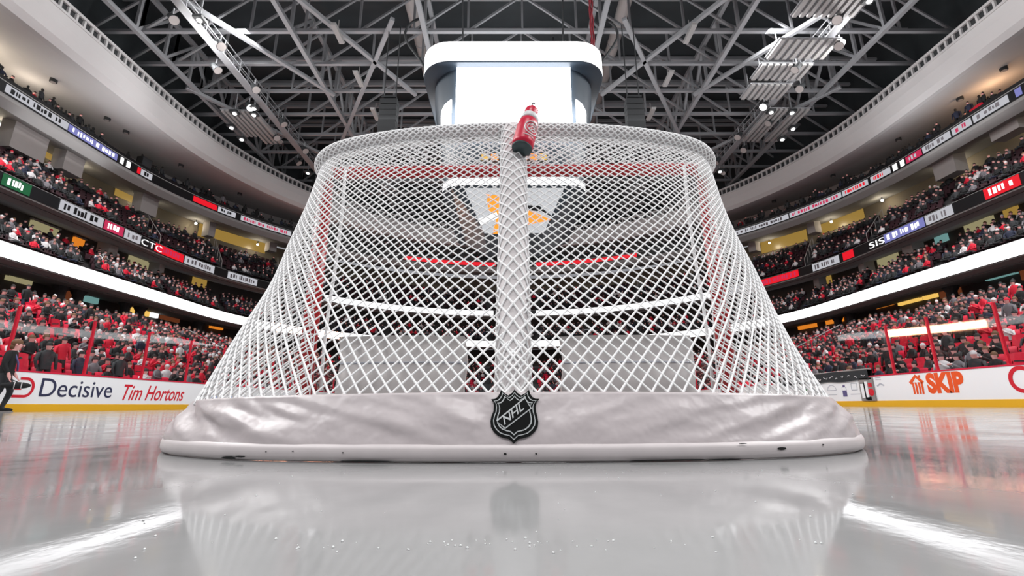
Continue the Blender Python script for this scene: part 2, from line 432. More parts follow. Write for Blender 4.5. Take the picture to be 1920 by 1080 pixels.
# ------------------------------------------------------------------ hockey goal
GX, GY, GR = 0.026, 2.078, -0.018
goal = empty('hockey_goal', (GX, GY, 0), GR, 'red framed hockey goal with white netting seen from behind on the ice', 'hockey goal')
def resample(pts, n):
    P = np.array(pts, float)
    # Catmull-Rom through the points, then even spacing
    ext = np.vstack([2 * P[0] - P[1], P, 2 * P[-1] - P[-2]]); o = []
    for i in range(1, len(ext) - 2):
        for t in np.linspace(0, 1, 12, endpoint=False):
            a, b, c, d = ext[i - 1:i + 3]
            o.append(0.5 * (2 * b + (c - a) * t + (2 * a - 5 * b + 4 * c - d) * t * t + (3 * b - a - 3 * c + d) * t ** 3))
    o.append(P[-1]); o = np.array(o); s = np.concatenate([[0], np.cumsum(np.linalg.norm(np.diff(o, axis=0), axis=1))])
    q = np.linspace(0, s[-1], n)
    return np.stack([np.interp(q, s, o[:, k]) for k in range(o.shape[1])], 1)
half_top = [(-0.945, 0.0), (-0.935, -0.07), (-0.90, -0.14), (-0.83, -0.21), (-0.72, -0.265), (-0.54, -0.315), (-0.35, -0.345), (-0.17, -0.36), (0, -0.365)]
half_base = [(-0.955, 0.0), (-1.02, -0.13), (-1.065, -0.3), (-1.07, -0.46), (-1.03, -0.63), (-0.95, -0.79), (-0.86, -0.905), (-0.76, -0.975), (-0.63, -1.04), (-0.44, -1.085), (-0.21, -1.108), (0, -1.113)]
def sym(h): return h + [(-x, y) for x, y in reversed(h[:-1])]
NS = 241
TOP = resample(sym(half_top), NS); BASE = resample(sym(half_base), NS)
BASE[:, 0] = np.where(BASE[:, 0] > 0, BASE[:, 0] * 0.972, BASE[:, 0])
def nrm2(P):
    t = np.gradient(P, axis=0); n = np.stack([-t[:, 1], t[:, 0]], 1); n /= np.linalg.norm(n, axis=1, keepdims=True)
    return n    # points inward (to +y at the back)
BN = nrm2(BASE); TN = nrm2(TOP)
ZT = 1.235
def skirt_top_z(i): return 0.139 - 0.012 * min(1, abs(BASE[i, 0]) / 0.9) ** 2
# frame
mb2 = MB(); mb2.tube([(-0.945, 0, 0.0), (-0.945, 0, 1.205)], 0.035, 16); mb2.build('goal_post', 'red_paint', goal, True)
mb2 = MB(); mb2.tube([(0.945, 0, 0.0), (0.945, 0, 1.205)], 0.035, 16); mb2.build('goal_post', 'red_paint', goal, True)
mb2 = MB(); mb2.tube([(-0.945, 0, 1.20), (-0.94, 0, 1.228), (-0.915, 0, 1.25), (0.915, 0, 1.25), (0.94, 0, 1.228), (0.945, 0, 1.20)], 0.03, 16); mb2.build('crossbar', 'red_paint', goal, True)
topf = MB(); topf.tube([(TOP[i, 0], TOP[i, 1], ZT) for i in range(0, NS, 3)], 0.033, 12)
top_frame = topf.build('top_frame', 'pad', goal, True)
# cord wrapped round the padded top frame
P, E = [], []
nw, nr = 150, 10
for i in range(nw):
    k = i / (nw - 1) * (NS - 1); i0 = int(min(k, NS - 2)); f = k - i0
    c = TOP[i0] * (1 - f) + TOP[i0 + 1] * f; n = TN[i0]
    for j in range(nr):
        a = 2 * PI * (j + 0.5 * (i % 2)) / nr
        P.append((c[0] + n[0] * math.cos(a) * 0.036, c[1] + n[1] * math.cos(a) * 0.036, ZT + math.sin(a) * 0.036))
for i in range(nw - 1):
    for j in range(nr):
        E.append((i * nr + j, (i + 1) * nr + j)); E.append((i * nr + j, (i + 1) * nr + ((j - 1) if i % 2 == 0 else (j + 1)) % nr))
cords('lacing', P, E, 0.0035, ['cord'], top_frame)
# centre pole, padded and wrapped
pa, pb = Vector((0, -1.045, 0.03)), Vector((0, -0.375, 1.225))
pole = MB(); pole.tube([pa.lerp(pb, t / 12) for t in range(13)], [0.041 + 0.008 * t / 12 for t in range(13)], 20)
pole = pole.build('centre_pole', 'pad', goal, True)
ax = (pb - pa).normalized(); ux = Vector((1, 0, 0)); uy = ax.cross(ux)
P, E = [], []; nw, nr = 46, 8
for i in range(nw):
    t = 0.06 + 0.93 * i / (nw - 1); c = pa.lerp(pb, t); r = 0.041 + 0.008 * t + 0.0025
    for j in range(nr):
        a = 2 * PI * (j + 0.5 * (i % 2)) / nr; q = c + (ux * math.cos(a) + uy * math.sin(a)) * r; P.append(tuple(q))
for i in range(nw - 1):
    for j in range(nr):
        E.append((i * nr + j, (i + 1) * nr + j)); E.append((i * nr + j, (i + 1) * nr + ((j - 1) if i % 2 == 0 else (j + 1)) % nr))
cords('lacing', P, E, 0.0034, ['cord'], pole)
# back and side netting
def lerp_curve(Cv, u):
    k = u * (NS - 1); i = int(min(max(k, 0), NS - 2)); f = k - i
    return Cv[i] * (1 - f) + Cv[i + 1] * f
def half(Cv, ins, sgn, xc):
    # one half of a frame curve from the back centre to the post, split at the corner where |x| reaches xc
    k = np.arange(NS // 2, NS) if sgn > 0 else np.arange(NS // 2, -1, -1)
    H = Cv[k] + (BN[k] * ins if ins else 0); l = np.concatenate([[0], np.cumsum(np.linalg.norm(np.diff(H, axis=0), axis=1))])
    c = l[int(np.argmax(np.abs(H[:, 0]) >= xc))]
    return H, l, c
HALF = {g_: (half(TOP, 0, g_, 0.80), half(BASE, 0.055, g_, 0.78)) for g_ in (-1, 1)}
def along(h, s):
    H, l, c = h; d_ = c * s if s <= 1 else c + (l[-1] - c) * (s - 1)
    return np.array([np.interp(d_, l, H[:, 0]), np.interp(d_, l, H[:, 1])])
def net_len(g_, v):
    t, b = HALF[g_]; return t[2] * (1 - v) + b[2] * v, (t[1][-1] - t[2]) * (1 - v) + (b[1][-1] - b[2]) * v
def net_pt(g_, s, v):
    t, b = HALF[g_]; a, c = along(t, s), along(b, s)
    p = np.array([a[0], a[1], ZT + 0.01]) * (1 - v) + np.array([c[0], c[1], 0.118]) * v
    back = max(0.0, min(1.0, 1.25 - s)) if s > 0.25 else 1.0
    p[1] += 0.035 * math.sin(PI * v) * min(1, back * 1.2)
    p[0] -= g_ * 0.045 * math.sin(PI * v) * math.exp(-((s - 1.0) / 0.45) ** 2) * min(1, (2 - s) / 0.4)
    q = mnoise.noise_vector(Vector((p[0] * 4, v * 3, 3.1)))
    p += np.array([q.x, q.y, q.z]) * 0.018 * math.sin(PI * v) * (1 if s < 1.6 else (2 - s) / 0.4)
    return p
def on_net(a, v):
    g_ = 1 if a >= 0 else -1; lb, ls = net_len(g_, v); d_ = abs(a)
    return net_pt(g_, d_ / lb if d_ <= lb else 1 + min(1, (d_ - lb) / ls), v)
NV, WN = 66, 0.0365          # half rows of diamonds; diamond width along the sheet
wt = np.linspace(0.82, 1.18, NV); vr = np.concatenate([[0], np.cumsum(wt)]) / wt.sum()
P, E, idx = [], [], []
for j in range(NV + 1):
    v = vr[j]; off = 0.5 if j % 2 else 0.0; row = {}
    for i in range(-70, 71):
        a = (i + off) * WN
        if abs(a) > sum(net_len(1 if a >= 0 else -1, v)): continue
        da = 0.014 * mnoise.noise(Vector((a * 3.2, v * 4, 0.7))) * math.sin(PI * v)
        dv = 0.012 * mnoise.noise(Vector((a * 2.6, v * 3, 5.7))) * math.sin(PI * v)
        row[i] = len(P); P.append(on_net(a + da, min(max(v + dv, 0), 1)))
    idx.append(row)
for j in range(NV):
    for i, n0 in idx[j].items():
        for k in (i, i - 1 if j % 2 == 0 else i + 1):
            if k in idx[j + 1]: E.append((n0, idx[j + 1][k]))
# selvedge cords along both posts
for g_ in (-1, 1):
    prev = None
    for j in range(0, NV + 1, 2):
        P.append(net_pt(g_, 2, vr[j]))
        if prev is not None: E.append((prev, len(P) - 1))
        prev = len(P) - 1
        ends = sorted(idx[j].items()); E.append((ends[-1 if g_ > 0 else 0][1], prev))
E = [e for e in E if np.linalg.norm(np.array(P[e[0]]) - np.array(P[e[1]])) > 1e-4]
cords('back_netting', P, E, 0.0029, ['cord'], goal)
# roof netting between crossbar and top frame
NU2, NV2 = 36, 7
P, E = [], []
for j in range(NV2 + 1):
    for i in range(NU2 + 1):
        u = (i + (0.5 if j % 2 else 0)) / (NU2 + 0.5); v = j / NV2
        t = lerp_curve(TOP, u); x = -0.93 + 1.86 * (0.5 * u + 0.5 * (t[0] + 0.945) / 1.89)
        a = np.array([t[0], t[1], ZT + 0.03]); b = np.array([x, 0.0, 1.283])
        p = a * (1 - v) + b * v; p[2] -= 0.02 * math.sin(PI * v); P.append(p)
for j in range(NV2):
    for i in range(NU2 + 1):
        a = j * (NU2 + 1) + i; E.append((a, (j + 1) * (NU2 + 1) + i))
        k = i - 1 if j % 2 == 0 else i + 1
        if 0 <= k <= NU2: E.append((a, (j + 1) * (NU2 + 1) + k))
cords('roof_netting', P, E, 0.0023, ['cord'], goal)
# white straps inside the posts, holding the netting
for sx in (-1, 1):
    mb = MB(); mb.tube([(sx * (0.80 + 0.015 * t), -0.13 + 0.03 * t + 0.02 * math.sin(t), 1.20 - 0.17 * t) for t in range(7)], 0.008, 8)
    mb.build('netting_strap', 'cord', goal, True)
# hem and skirt of white vinyl along the base frame
rings = []
prof = [(0.012, 0.0005), (0.001, 0.004), (-0.003, 0.012), (-0.003, 0.026), (0.0, 0.033), (0.006, 0.036)]
mb = MB()
mb.loft([[(BASE[i, 0] + BN[i, 0] * o_, BASE[i, 1] + BN[i, 1] * o_, z_) for i in range(NS)] for o_, z_ in prof], flip=True)
hem = mb.build('hem_band', 'band', goal, True)
rows = 22; rings = []
for k in range(rows + 1):
    v = k / rows; r = []
    for i in range(NS):
        zt = skirt_top_z(i); z = 0.034 + (zt - 0.034) * v
        off = 0.004 + 0.046 * v ** 1.15
        x, y = BASE[i]; s_ = i / (NS - 1)
        cr = min(1.0, max(0.3, (abs(x) - 0.2) / 0.5)) * (1.9 if x < 0 else 1.3)
        q = Vector((s_ * 26 + v * 1.8 * (1 if x < 0 else -1), v * 1.3, 2.2))
        wv = mnoise.noise(q) * 0.011 + mnoise.noise(q * 2.3) * 0.006 + mnoise.noise(Vector((s_ * 70, v * 5, 9))) * 0.0018
        wv += mnoise.noise(Vector((s_ * 40 + v * 0.9, v * 0.5, 4.4))) * 0.006 * (0.4 + v)
        w_ = wv * cr * math.sin(PI * min(1, 0.08 + 0.85 * v)) ** 0.8
        if abs(x) < 0.07: w_ *= 0.15
        r.append((x + BN[i, 0] * (off + w_), y + BN[i, 1] * (off + w_), z))
    rings.append(r)
last = rings[-1]
rings.append([(p[0] + BN[i, 0] * 0.006, p[1] + BN[i, 1] * 0.006, p[2] + 0.001) for i, p in enumerate(last)])
rings.append([(p[0] + BN[i, 0] * 0.012, p[1] + BN[i, 1] * 0.012, p[2] - 0.03) for i, p in enumerate(last)])
mb = MB(); mb.loft(rings, flip=True); skirt = mb.build('skirt', 'skirt', goal, True)
# scuffs on the hem; the long low strips paint the shadow gap under it
def on_hem(x, z, lift=-0.0036):
    i = int(np.argmin(np.abs(BASE[:, 0] - x) + (BASE[:, 1] > -0.5) * 9)); return Vector((BASE[i, 0] + BN[i, 0] * lift, BASE[i, 1] + BN[i, 1] * lift, z)), Vector((-BN[i, 0], -BN[i, 1], 0))
for x, z, wd, h in [(-0.02, 0.018, 0.006, 0.004), (0.045, 0.018, 0.004, 0.003), (0.56, 0.021, 0.022, 0.006), (-0.61, 0.006, 0.04, 0.005), (-0.58, 0.009, 0.025, 0.003), (0.3, 0.004, 0.16, 0.003), (-0.30, 0.004, 0.11, 0.0035), (0.68, 0.025, 0.006, 0.003), (-0.35, 0.02, 0.004, 0.002), (-0.45, 0.022, 0.004, 0.002), (0.42, 0.003, 0.08, 0.003), (0.47, 0.033, 0.02, 0.002), (-0.52, 0.02, 0.003, 0.002)]:
    p, n = on_hem(x, z); t = Vector((n.y, -n.x, 0)); pts = []
    for k in range(10):
        a = 2 * PI * k / 10; rr = 1 + 0.3 * mnoise.noise(Vector((x * 30, k, z * 100)))
        pts.append((math.cos(a) * wd / 2 * rr, math.sin(a) * h / 2 * rr))
    plate('scuff_and_shade', pts, 'scuff_and_shade', None, p, Vector((-n.y, n.x, 0)), (0, 0, 1), 0.0008, 0.0).parent = hem
# league shield printed on the skirt
SH = [(490, 140), (530, 195), (590, 240), (650, 205), (710, 150), (725, 215), (755, 265), (800, 292), (860, 295), (818, 350), (800, 415), (803, 490), (822, 570), (832, 650), (822, 725), (775, 800), (700, 860), (620, 885), (545, 900), (478, 965), (410, 900), (330, 882), (250, 850), (190, 795), (148, 722), (138, 640), (152, 560), (178, 490), (182, 410), (175, 345), (138, 300), (200, 290), (240, 255), (268, 205), (285, 150), (345, 205), (395, 240), (455, 195)]
SC = 0.103 / 722
def shp(k, kx=None): return [((x - 487) * SC * k, (552 - y) * SC * k) for x, y in SH]
i0 = NS // 2
sb_ = Vector((BASE[i0, 0] + 0.003, BASE[i0, 1] + 0.004, 0.034)); st_ = Vector((BASE[i0, 0] + 0.003, BASE[i0, 1] + 0.05, 0.139))
upv = (st_ - sb_).normalized(); org = sb_ + upv * 0.0605
crest = empty('shield_crest'); crest.parent = goal; crest['label'] = 'black and silver shield crest'
for k, mname, mm, lift in [(1.0, 'shield', 'black', 0.0035), (0.885, 'border', 'silver', 0.0048), (0.845, 'field', 'black', 0.0056), (0.735, 'inner_border', 'silver', 0.0064), (0.685, 'inner_field', 'black', 0.0072)]:
    plate(mname, shp(k), mm, crest, org, (1, 0, 0), upv, 0.0012, lift)
def zp(x, y): return ((x - 487) * SC, (552 - y) * SC)
def slab(name, pts, mm, lift): plate(name, [zp(*p) for p in pts], mm, crest, org, (1, 0, 0), upv, 0.0012, lift)
slab('diagonal_band', [(222, 640), (640, 285), (742, 460), (352, 770)], 'silver', 0.008)
slab('band_field', [(240, 655), (645, 308), (722, 455), (355, 745)], 'black', 0.0088)
d = Vector((0.77, 0.64, 0)); a_ = Vector((1, 0, 0)) * d.x + upv * d.y; u_ = (upv * d.x - Vector((1, 0, 0)) * d.y + a_ * 0.55)
q = zp(345, 712); nn_ = Vector((1, 0, 0)).cross(upv)
text('NHL', 'lettering', 'silver', crest, org + Vector((1, 0, 0)) * q[0] + upv * q[1] + nn_ * 0.0096, a_, u_, 0.053, 0.0158, 0.0012, 0, 0.01)
# two white pads tied inside the base
for x0, x1, yy, h in [(-0.452, -0.125, -0.89, 0.287), (0.125, 0.462, -0.885, 0.285)]:
    mb = MB(); rr = []
    for k in range(9):
        z = 0.03 + (h - 0.03) * k / 8; row = []
        for i in range(17):
            t = i / 16; x = x0 + (x1 - x0) * t + 0.004 * math.sin(k * 1.3)
            y = yy - 0.02 * math.sin(PI * t) + 0.006 * mnoise.noise(Vector((x * 12, z * 14, 1))) - (0.006 if k not in (6,) else 0.0)
            row.append((x, y, z))
        rr.append(row)
    back = [[(p[0], p[1] + 0.035, p[2]) for p in r] for r in rr]
    full = [f + b[::-1] for f, b in zip(rr, back)]
    mb.loft(full, closed=True, flip=False); n = len(full[0]); mb.f.append(tuple(range(len(mb.v) - n, len(mb.v)))); mb.m.append(0)
    pd = mb.build('inner_pad', 'inner_pad', goal, True)
    sm = MB(); sm.tube([(p[0], p[1] - 0.0015, h * 0.76) for p in rr[6]], 0.0025, 6); sm.build('seam', 'grey_ink', pd)
# ------------------------------------------------------------------ water bottle on the back of the net
bt = empty('water_bottle', (0.047, 1.527, 1.037), 0, 'red water bottle with dark base leaning at the back of the net top', 'water bottle')
bax = Vector((0.052, 0.052, 0.236)).normalized()
def lp(prof, name, mm, par=None):
    b = MB(); b.lathe((0, 0, 0), bax, prof, 24); return b.build(name, mm, par or bt, True)
lp([(0.0, 0.036), (0.004, 0.0385), (0.009, 0.0395)], 'base', 'bottle_dark')
body = lp([(0.0092, 0.0402), (0.03, 0.041), (0.09, 0.041), (0.125, 0.0395), (0.145, 0.034)], 'body', 'bottle_red')
lp([(0.1452, 0.0345), (0.15, 0.0365), (0.165, 0.0365), (0.172, 0.033)], 'collar', 'white_plastic')
lp([(0.1722, 0.0285), (0.178, 0.0295), (0.205, 0.0275), (0.213, 0.023)], 'cap', 'bottle_red')
lp([(0.2132, 0.010), (0.232, 0.008), (0.246, 0.0085), (0.25, 0.005)], 'nozzle', 'clear')
bx_ = Vector((1, 0, 0)) - bax * bax.x; bx_.normalize(); by_ = bax.cross(bx_)
def on_b(a, h, r): return bax * h + (bx_ * math.cos(a) + by_ * math.sin(a)) * r
mb = MB(); ca, ch = -PI / 2 + 0.62, 0.083
for R_, rad in ((0.030, 0.0022), (0.019, 0.0016)):
    mb.tube([on_b(ca + R_ * math.cos(2 * PI * k / 28) / 0.041, ch + R_ * math.sin(2 * PI * k / 28), 0.0416) for k in range(28)], rad, 6, closed=True)
for k, hh in enumerate((-0.010, 0.0, 0.010)):
    mb.tube([on_b(ca + x / 0.041, ch + hh + 0.006 * math.sin(x * 260 + k), 0.0416) for x in np.linspace(-0.013, 0.013, 8)], 0.002, 6)
mb.tube([on_b(ca + x / 0.041, 0.043, 0.0413) for x in np.linspace(-0.028, 0.024, 8)], 0.0018, 6)
mb.build('emblem', 'white_plastic', body, True)
# loose ice shavings in front of the goal
mb = MB()
for k in range(105):
    if k < 60: x, y = rnd.gauss(-0.02, 0.14), 0.42 + rnd.gauss(0, 0.012)
    else: x, y = rnd.uniform(-0.5, 0.5), rnd.uniform(0.45, 0.85)
    r = rnd.uniform(0.0005, 0.0013); mb.sphere((x, y, r * 0.4), (r, r * 1.1, r * 0.8), 5, 4)
tag(mb.build('ice_shavings', 'white_plastic'), 'loose white ice shavings scattered on the ice before the goal', 'ice shavings', kind='stuff')
# ------------------------------------------------------------------ dasher boards, glass
BX, BYC, BYF = 12.95, 51.2, 59.7
def bring(da, z):
    p = []; a = BX + da; rc = 8.5 + da
    for i in range(N1): p.append(Vector((-a, -1.2 + (BYC + 1.2) * i / N1, z)))
    for i in range(13):
        t = PI - PI / 2 * i / 12; p.append(Vector((-(BX - 8.5) + rc * math.cos(t), BYC + rc * math.sin(t), z)))
    for i in range(13):
        t = PI / 2 - PI / 2 * i / 12; p.append(Vector((BX - 8.5 + rc * math.cos(t), BYC + rc * math.sin(t), z)))
    for i in range(N1): p.append(Vector((a, BYC - (BYC + 1.2) * (i + 1) / N1, z)))
    return p
def cut(pts, which):
    n = len(pts)
    if which == 'left': return pts[:N1 + 1]
    if which == 'right': return pts[n - N1 - 1:]
    return pts[N1:n - N1]
BOARD = {}
for wh, lab in (('left', 'white dasher board on the left with navy and red lettering'), ('right', 'white dasher board on the right with orange house logo'), ('far', 'white curved dasher board round the far end behind the net')):
    mb = MB(); mb.loft([cut(bring(0.0, 0.2), wh), cut(bring(0.0, 1.04), wh), cut(bring(0.12, 1.04), wh), cut(bring(0.12, 0.0), wh)], flip=True)
    b = mb.build('dasher_board', 'board'); tag(b, lab, 'rink boards'); BOARD[wh] = b
    mb = MB(); mb.loft([cut(bring(0.01, 0.0), wh), cut(bring(-0.012, 0.0), wh), cut(bring(-0.012, 0.195), wh), cut(bring(0.01, 0.205), wh)], flip=True); mb.build('kick_plate', 'yellow', b)
    mb = MB(); mb.loft([cut(bring(-0.015, 1.03), wh), cut(bring(-0.02, 1.05), wh), cut(bring(-0.015, 1.075), wh), cut(bring(0.13, 1.075), wh), cut(bring(0.13, 1.03), wh)], flip=True); mb.build('cap_rail', 'cap_red', b)
LX, RX = -BX + 0.004, BX - 0.004
BL, BR = BOARD['left'], BOARD['right']
text('Decisive', 'lettering', 'navy', BL, (LX, 12.95, 0.40), (0, 1, 0), (0, 0, 1), 2.35, 0.50)
th = text('Tim Hortons', 'lettering', 'red_ink', BL, (LX, 15.75, 0.33), (0, 1, 0), (0, 0, 1), 2.95, 0.52, 0.004, 0.35, 0.008); th['label'] = 'red slanted lettering'
# red open D mark: two arms and a bow
mb = MB()
def ribbon2d(mb, pts, wd, org_, ax_, up_, depth=0.006):
    ax_, up_ = Vector(ax_), Vector(up_); P2 = [Vector((p[0], p[1])) for p in pts]
    L_, R_ = [], []
    for i, p in enumerate(P2):
        t = (P2[min(i + 1, len(P2) - 1)] - P2[max(i - 1, 0)]).normalized(); n = Vector((-t.y, t.x))
        L_.append(p + n * wd / 2); R_.append(p - n * wd / 2)
    n3 = ax_.cross(up_)
    def w3(p, l): return Vector(org_) + ax_ * p.x + up_ * p.y + n3 * l
    mb.loft([[w3(p, 0) for p in L_], [w3(p, depth) for p in L_], [w3(p, depth) for p in R_], [w3(p, 0) for p in R_]])
ribbon2d(mb, [(0.12, 0.46), (0.30, 0.46)] + [(0.30 + 0.2 * math.sin(a), 0.23 + 0.23 * math.cos(a)) for a in np.linspace(0.2, PI - 0.2, 12)] + [(0.30, 0.0), (0.0, 0.0)], 0.07, (LX, 12.25, 0.40), (0, 1, 0), (0, 0, 1))
ribbon2d(mb, [(-0.05, 0.2), (0.2, 0.2)], 0.07, (LX, 12.25, 0.40), (0, 1, 0), (0, 0, 1))
mb.build('logo', 'red_ink', BL)
# small blue and red marks of further panels on the left, mostly behind the netting
mb = MB()
for k, (y0, ln) in enumerate([(19.6, 0.3), (20.1, 0.9), (21.6, 0.7), (22.9, 1.2)]): mb.box((LX + 0.002, y0 + ln / 2, 0.5), (0.006, ln, 0.14))
mb.build('logo', 'blue_ink', BL)
mb = MB()
for k, (y0, ln) in enumerate([(25.5, 0.9), (27, 1.5), (29.5, 1.0), (31.2, 2.2)]): mb.box((LX + 0.002, y0 + ln / 2, 0.55), (0.006, ln, 0.16))
mb.build('logo', 'red_ink', BL)
# right: house mark and word
AXR = (0, -1, 0)
text('SKIP', 'lettering', 'orange_ink', BR, (RX, 14.42, 0.39), AXR, (0, 0, 1), 1.2, 0.62, 0.004, 0, 0.055)
mb = MB()
ho = (RX, 15.02, 0.39)
ribbon2d(mb, [(0.0, 0.34), (0.24, 0.56), (0.48, 0.34)], 0.10, ho, AXR, (0, 0, 1))
ribbon2d(mb, [(0.38, 0.5), (0.38, 0.58)], 0.07, ho, AXR, (0, 0, 1))
for x in (0.09, 0.20, 0.31, 0.41): ribbon2d(mb, [(x, 0.36), (x + 0.015, 0.2), (x, 0.0)], 0.065, ho, AXR, (0, 0, 1))
mb.build('logo', 'orange_ink', BR)
mb = MB(); ribbon2d(mb, [(0.3 + 0.27 * math.cos(a), 0.3 + 0.29 * math.sin(a)) for a in np.linspace(0.6, 2 * PI - 0.6, 20)], 0.1, (RX, 12.0, 0.38), AXR, (0, 0, 1)); mb.build('logo', 'red_ink', BR)
# gate panel ads
mb = MB(); ribbon2d(mb, [(0, 0), (0.06, 0.22), (0.28, 0.36), (0.1, 0.3)], 0.07, (RX, 20.5, 0.4), AXR, (0, 0, 1)); mb.build('logo', 'green_ink', BR)
mb = MB(); mb.box((RX - 0.002, 19.75, 0.62), (0.006, 0.28, 0.8)); mb.build('ad_stripe', 'blue_ink', BR)
mb = MB(); mb.box((RX - 0.002, 18.05, 0.55), (0.006, 0.22, 0.36)); mb.box((RX - 0.002, 18.05, 0.76), (0.006, 0.12, 0.08)); mb.build('ad_bottle', 'purple_ink', BR)
mb = MB(); mb.box((RX - 0.002, 18.05, 0.66), (0.012, 0.2, 0.12)); mb.build('ad_bottle_label', 'board', BR)
mb = MB(); ribbon2d(mb, [(0.25 * math.cos(a), 0.2 * math.sin(a)) for a in np.linspace(0, PI, 10)] + [(-0.25, 0), (0.25, 0)], 0.025, (RX, 18.75, 0.62), AXR, (0, 0, 1)); mb.build('ad_dome', 'grey_ink', BR)
mb = MB(); ribbon2d(mb, [(0, 0), (0.28, 0), (0.28, 0.24), (0, 0.24), (0, 0)], 0.025, (RX, 17.65, 0.6), AXR, (0, 0, 1)); mb.build('ad_square', 'grey_ink', BR)
for y in (18.75, 17.5):
    mb = MB(); mb.box((RX - 0.002, y, 0.45), (0.006, 0.5, 0.02)); mb.build('ad_line', 'grey_ink', BR)
mb = MB(); ribbon2d(mb, [(0, 0), (0.16, 0.08), (0.32, 0.0)], 0.05, (RX, 16.4, 0.7), AXR, (0, 0, 1)); mb.build('ad_arc', 'grey_ink', BR)
for z in (0.92, 0.98):
    mb = MB(); mb.box((RX - 0.002, 16.3, z), (0.006, 0.24, 0.02)); mb.build('ad_line', 'grey_ink', BR)
gate = empty('dasher_gate', (BX - 0.03, 16.85, 0), 0, 'grey bench gate set in the right boards with red and white poster', 'gate')
mb = MB(); mb.box((0, 0, 0.62), (0.05, 0.66, 0.84)); mb.build('frame', 'block', gate)
mb = MB(); mb.box((-0.03, 0.18, 0.55), (0.02, 0.14, 0.5)); mb.box((-0.03, -0.02, 0.6), (0.02, 0.12, 0.55)); mb.build('poster', 'board', gate)
mb = MB(); mb.box((-0.028, 0.08, 0.55), (0.016, 0.05, 0.6)); mb.box((-0.028, -0.06, 0.28), (0.016, 0.2, 0.12)); mb.box((-0.028, 0.0, 0.98), (0.018, 0.6, 0.05)); mb.build('poster_trim', 'black', gate)
mb = MB(); mb.sphere((-0.03, -0.2, 0.5), (0.012, 0.14, 0.13), 12, 8); mb.box((-0.03, -0.2, 0.75), (0.016, 0.16, 0.14)); mb.build('red_mark', 'red_ink', gate)
# black banner hung along the bench over the cap rail
ban = empty('bench_banner', (BX - 0.04, 19.4, 0), 0, 'black banner with white script draped along the bench boards on the right', 'banner')
mb = MB(); n = 30
for nm in ('cloth',):
    A_ = [(-0.02 + 0.008 * math.sin(k * 1.1), -2.75 + 6.0 * k / n, 1.30 - 0.02 * math.sin(k * 0.5)) for k in range(n + 1)]
    B_ = [(-0.03 + 0.012 * math.sin(k * 1.3), p[1], 0.93 + 0.02 * math.sin(k * 0.7)) for k, p in enumerate(A_)]
    A2 = [(0.16, p[1], p[2]) for p in A_]
    mb.loft([B_, A_, A2, [(0.16, p[1], 1.05) for p in A_]]); mb.build('cloth', 'c_char', ban)
mb = MB(); mb.tube([(0.07, -2.8, 1.32), (0.07, 3.3, 1.32)], 0.03, 8); mb.build('rail', 'led_grey' if False else 'block', ban)
for k in range(17):
    y = -2.6 + k * 0.345; r0 = random.Random(k); mb = MB()
    ribbon2d(mb, [(0.06 * q, r0.uniform(-0.045, 0.045)) for q in range(r0.randint(3, 5))], 0.026, (-0.045, y + 0.15, 1.12 + r0.uniform(-0.07, 0.06)), (0, -1, 0), (0, 0, 1))
    mb.build('script_stroke', 'c_white', ban)
# glass: stanchions then panes
def glass_side(side, ys, z_top, bench=None):
    word = 'left' if side < 0 else 'right'
    for k, y in enumerate(ys):
        if bench and bench[0] < y < bench[1]: continue
        mb = MB(); mb.box((0, 0, (z_top - 1.07) / 2), (0.07, 0.055, z_top - 1.07)); mb.box((0, 0, -0.03), (0.09, 0.12, 0.1))
        mb.build('glass_stanchion', 'stanchion', BOARD[word], False, (side * (BX + 0.05), y, 1.07))
    for k in range(len(ys) - 1):
        if bench and ys[k] > bench[0] - 0.1 and ys[k + 1] < bench[1] + 0.1: continue
        mb = MB(); mb.box((0, (ys[k] + ys[k + 1]) / 2, 1.085 + (z_top - 1.085) / 2), (0.014, ys[k + 1] - ys[k] - 0.06, z_top - 1.085))
        mb.build('glass_pane', 'glass', BOARD[word], False, (side * (BX + 0.05), 0, 0))
YS = [9.9, 11.95, 14.22, 16.45, 18.7, 20.95, 23.2, 25.45, 27.7, 29.95, 32.2, 34.5, 37.0, 39.5, 42.0, 44.5]
glass_side(-1, YS, 2.72)
glass_side(1, [9.7, 11.95, 14.0, 15.6, 18.0, 20.4, 22.8, 25.2, 27.6, 30, 32.4, 34.8, 37.2, 39.6, 42, 44.4], 2.72, (15.7, 30.1))
bn = bring(0.05, 0); farp = [p for p in cut(bn, 'far')]
for k in range(0, len(farp) - 3, 3):
    a, b = farp[k], farp[min(k + 3, len(farp) - 1)]
    mb = MB(); mb.add([(a.x, a.y, 1.085), (b.x, b.y, 1.085), (b.x, b.y, 2.72), (a.x, a.y, 2.72)], [(0, 1, 2, 3)])
    p = mb.build('glass_pane', 'glass', BOARD['far']); sol = p.modifiers.new('thick', 'SOLIDIFY'); sol.thickness = 0.012
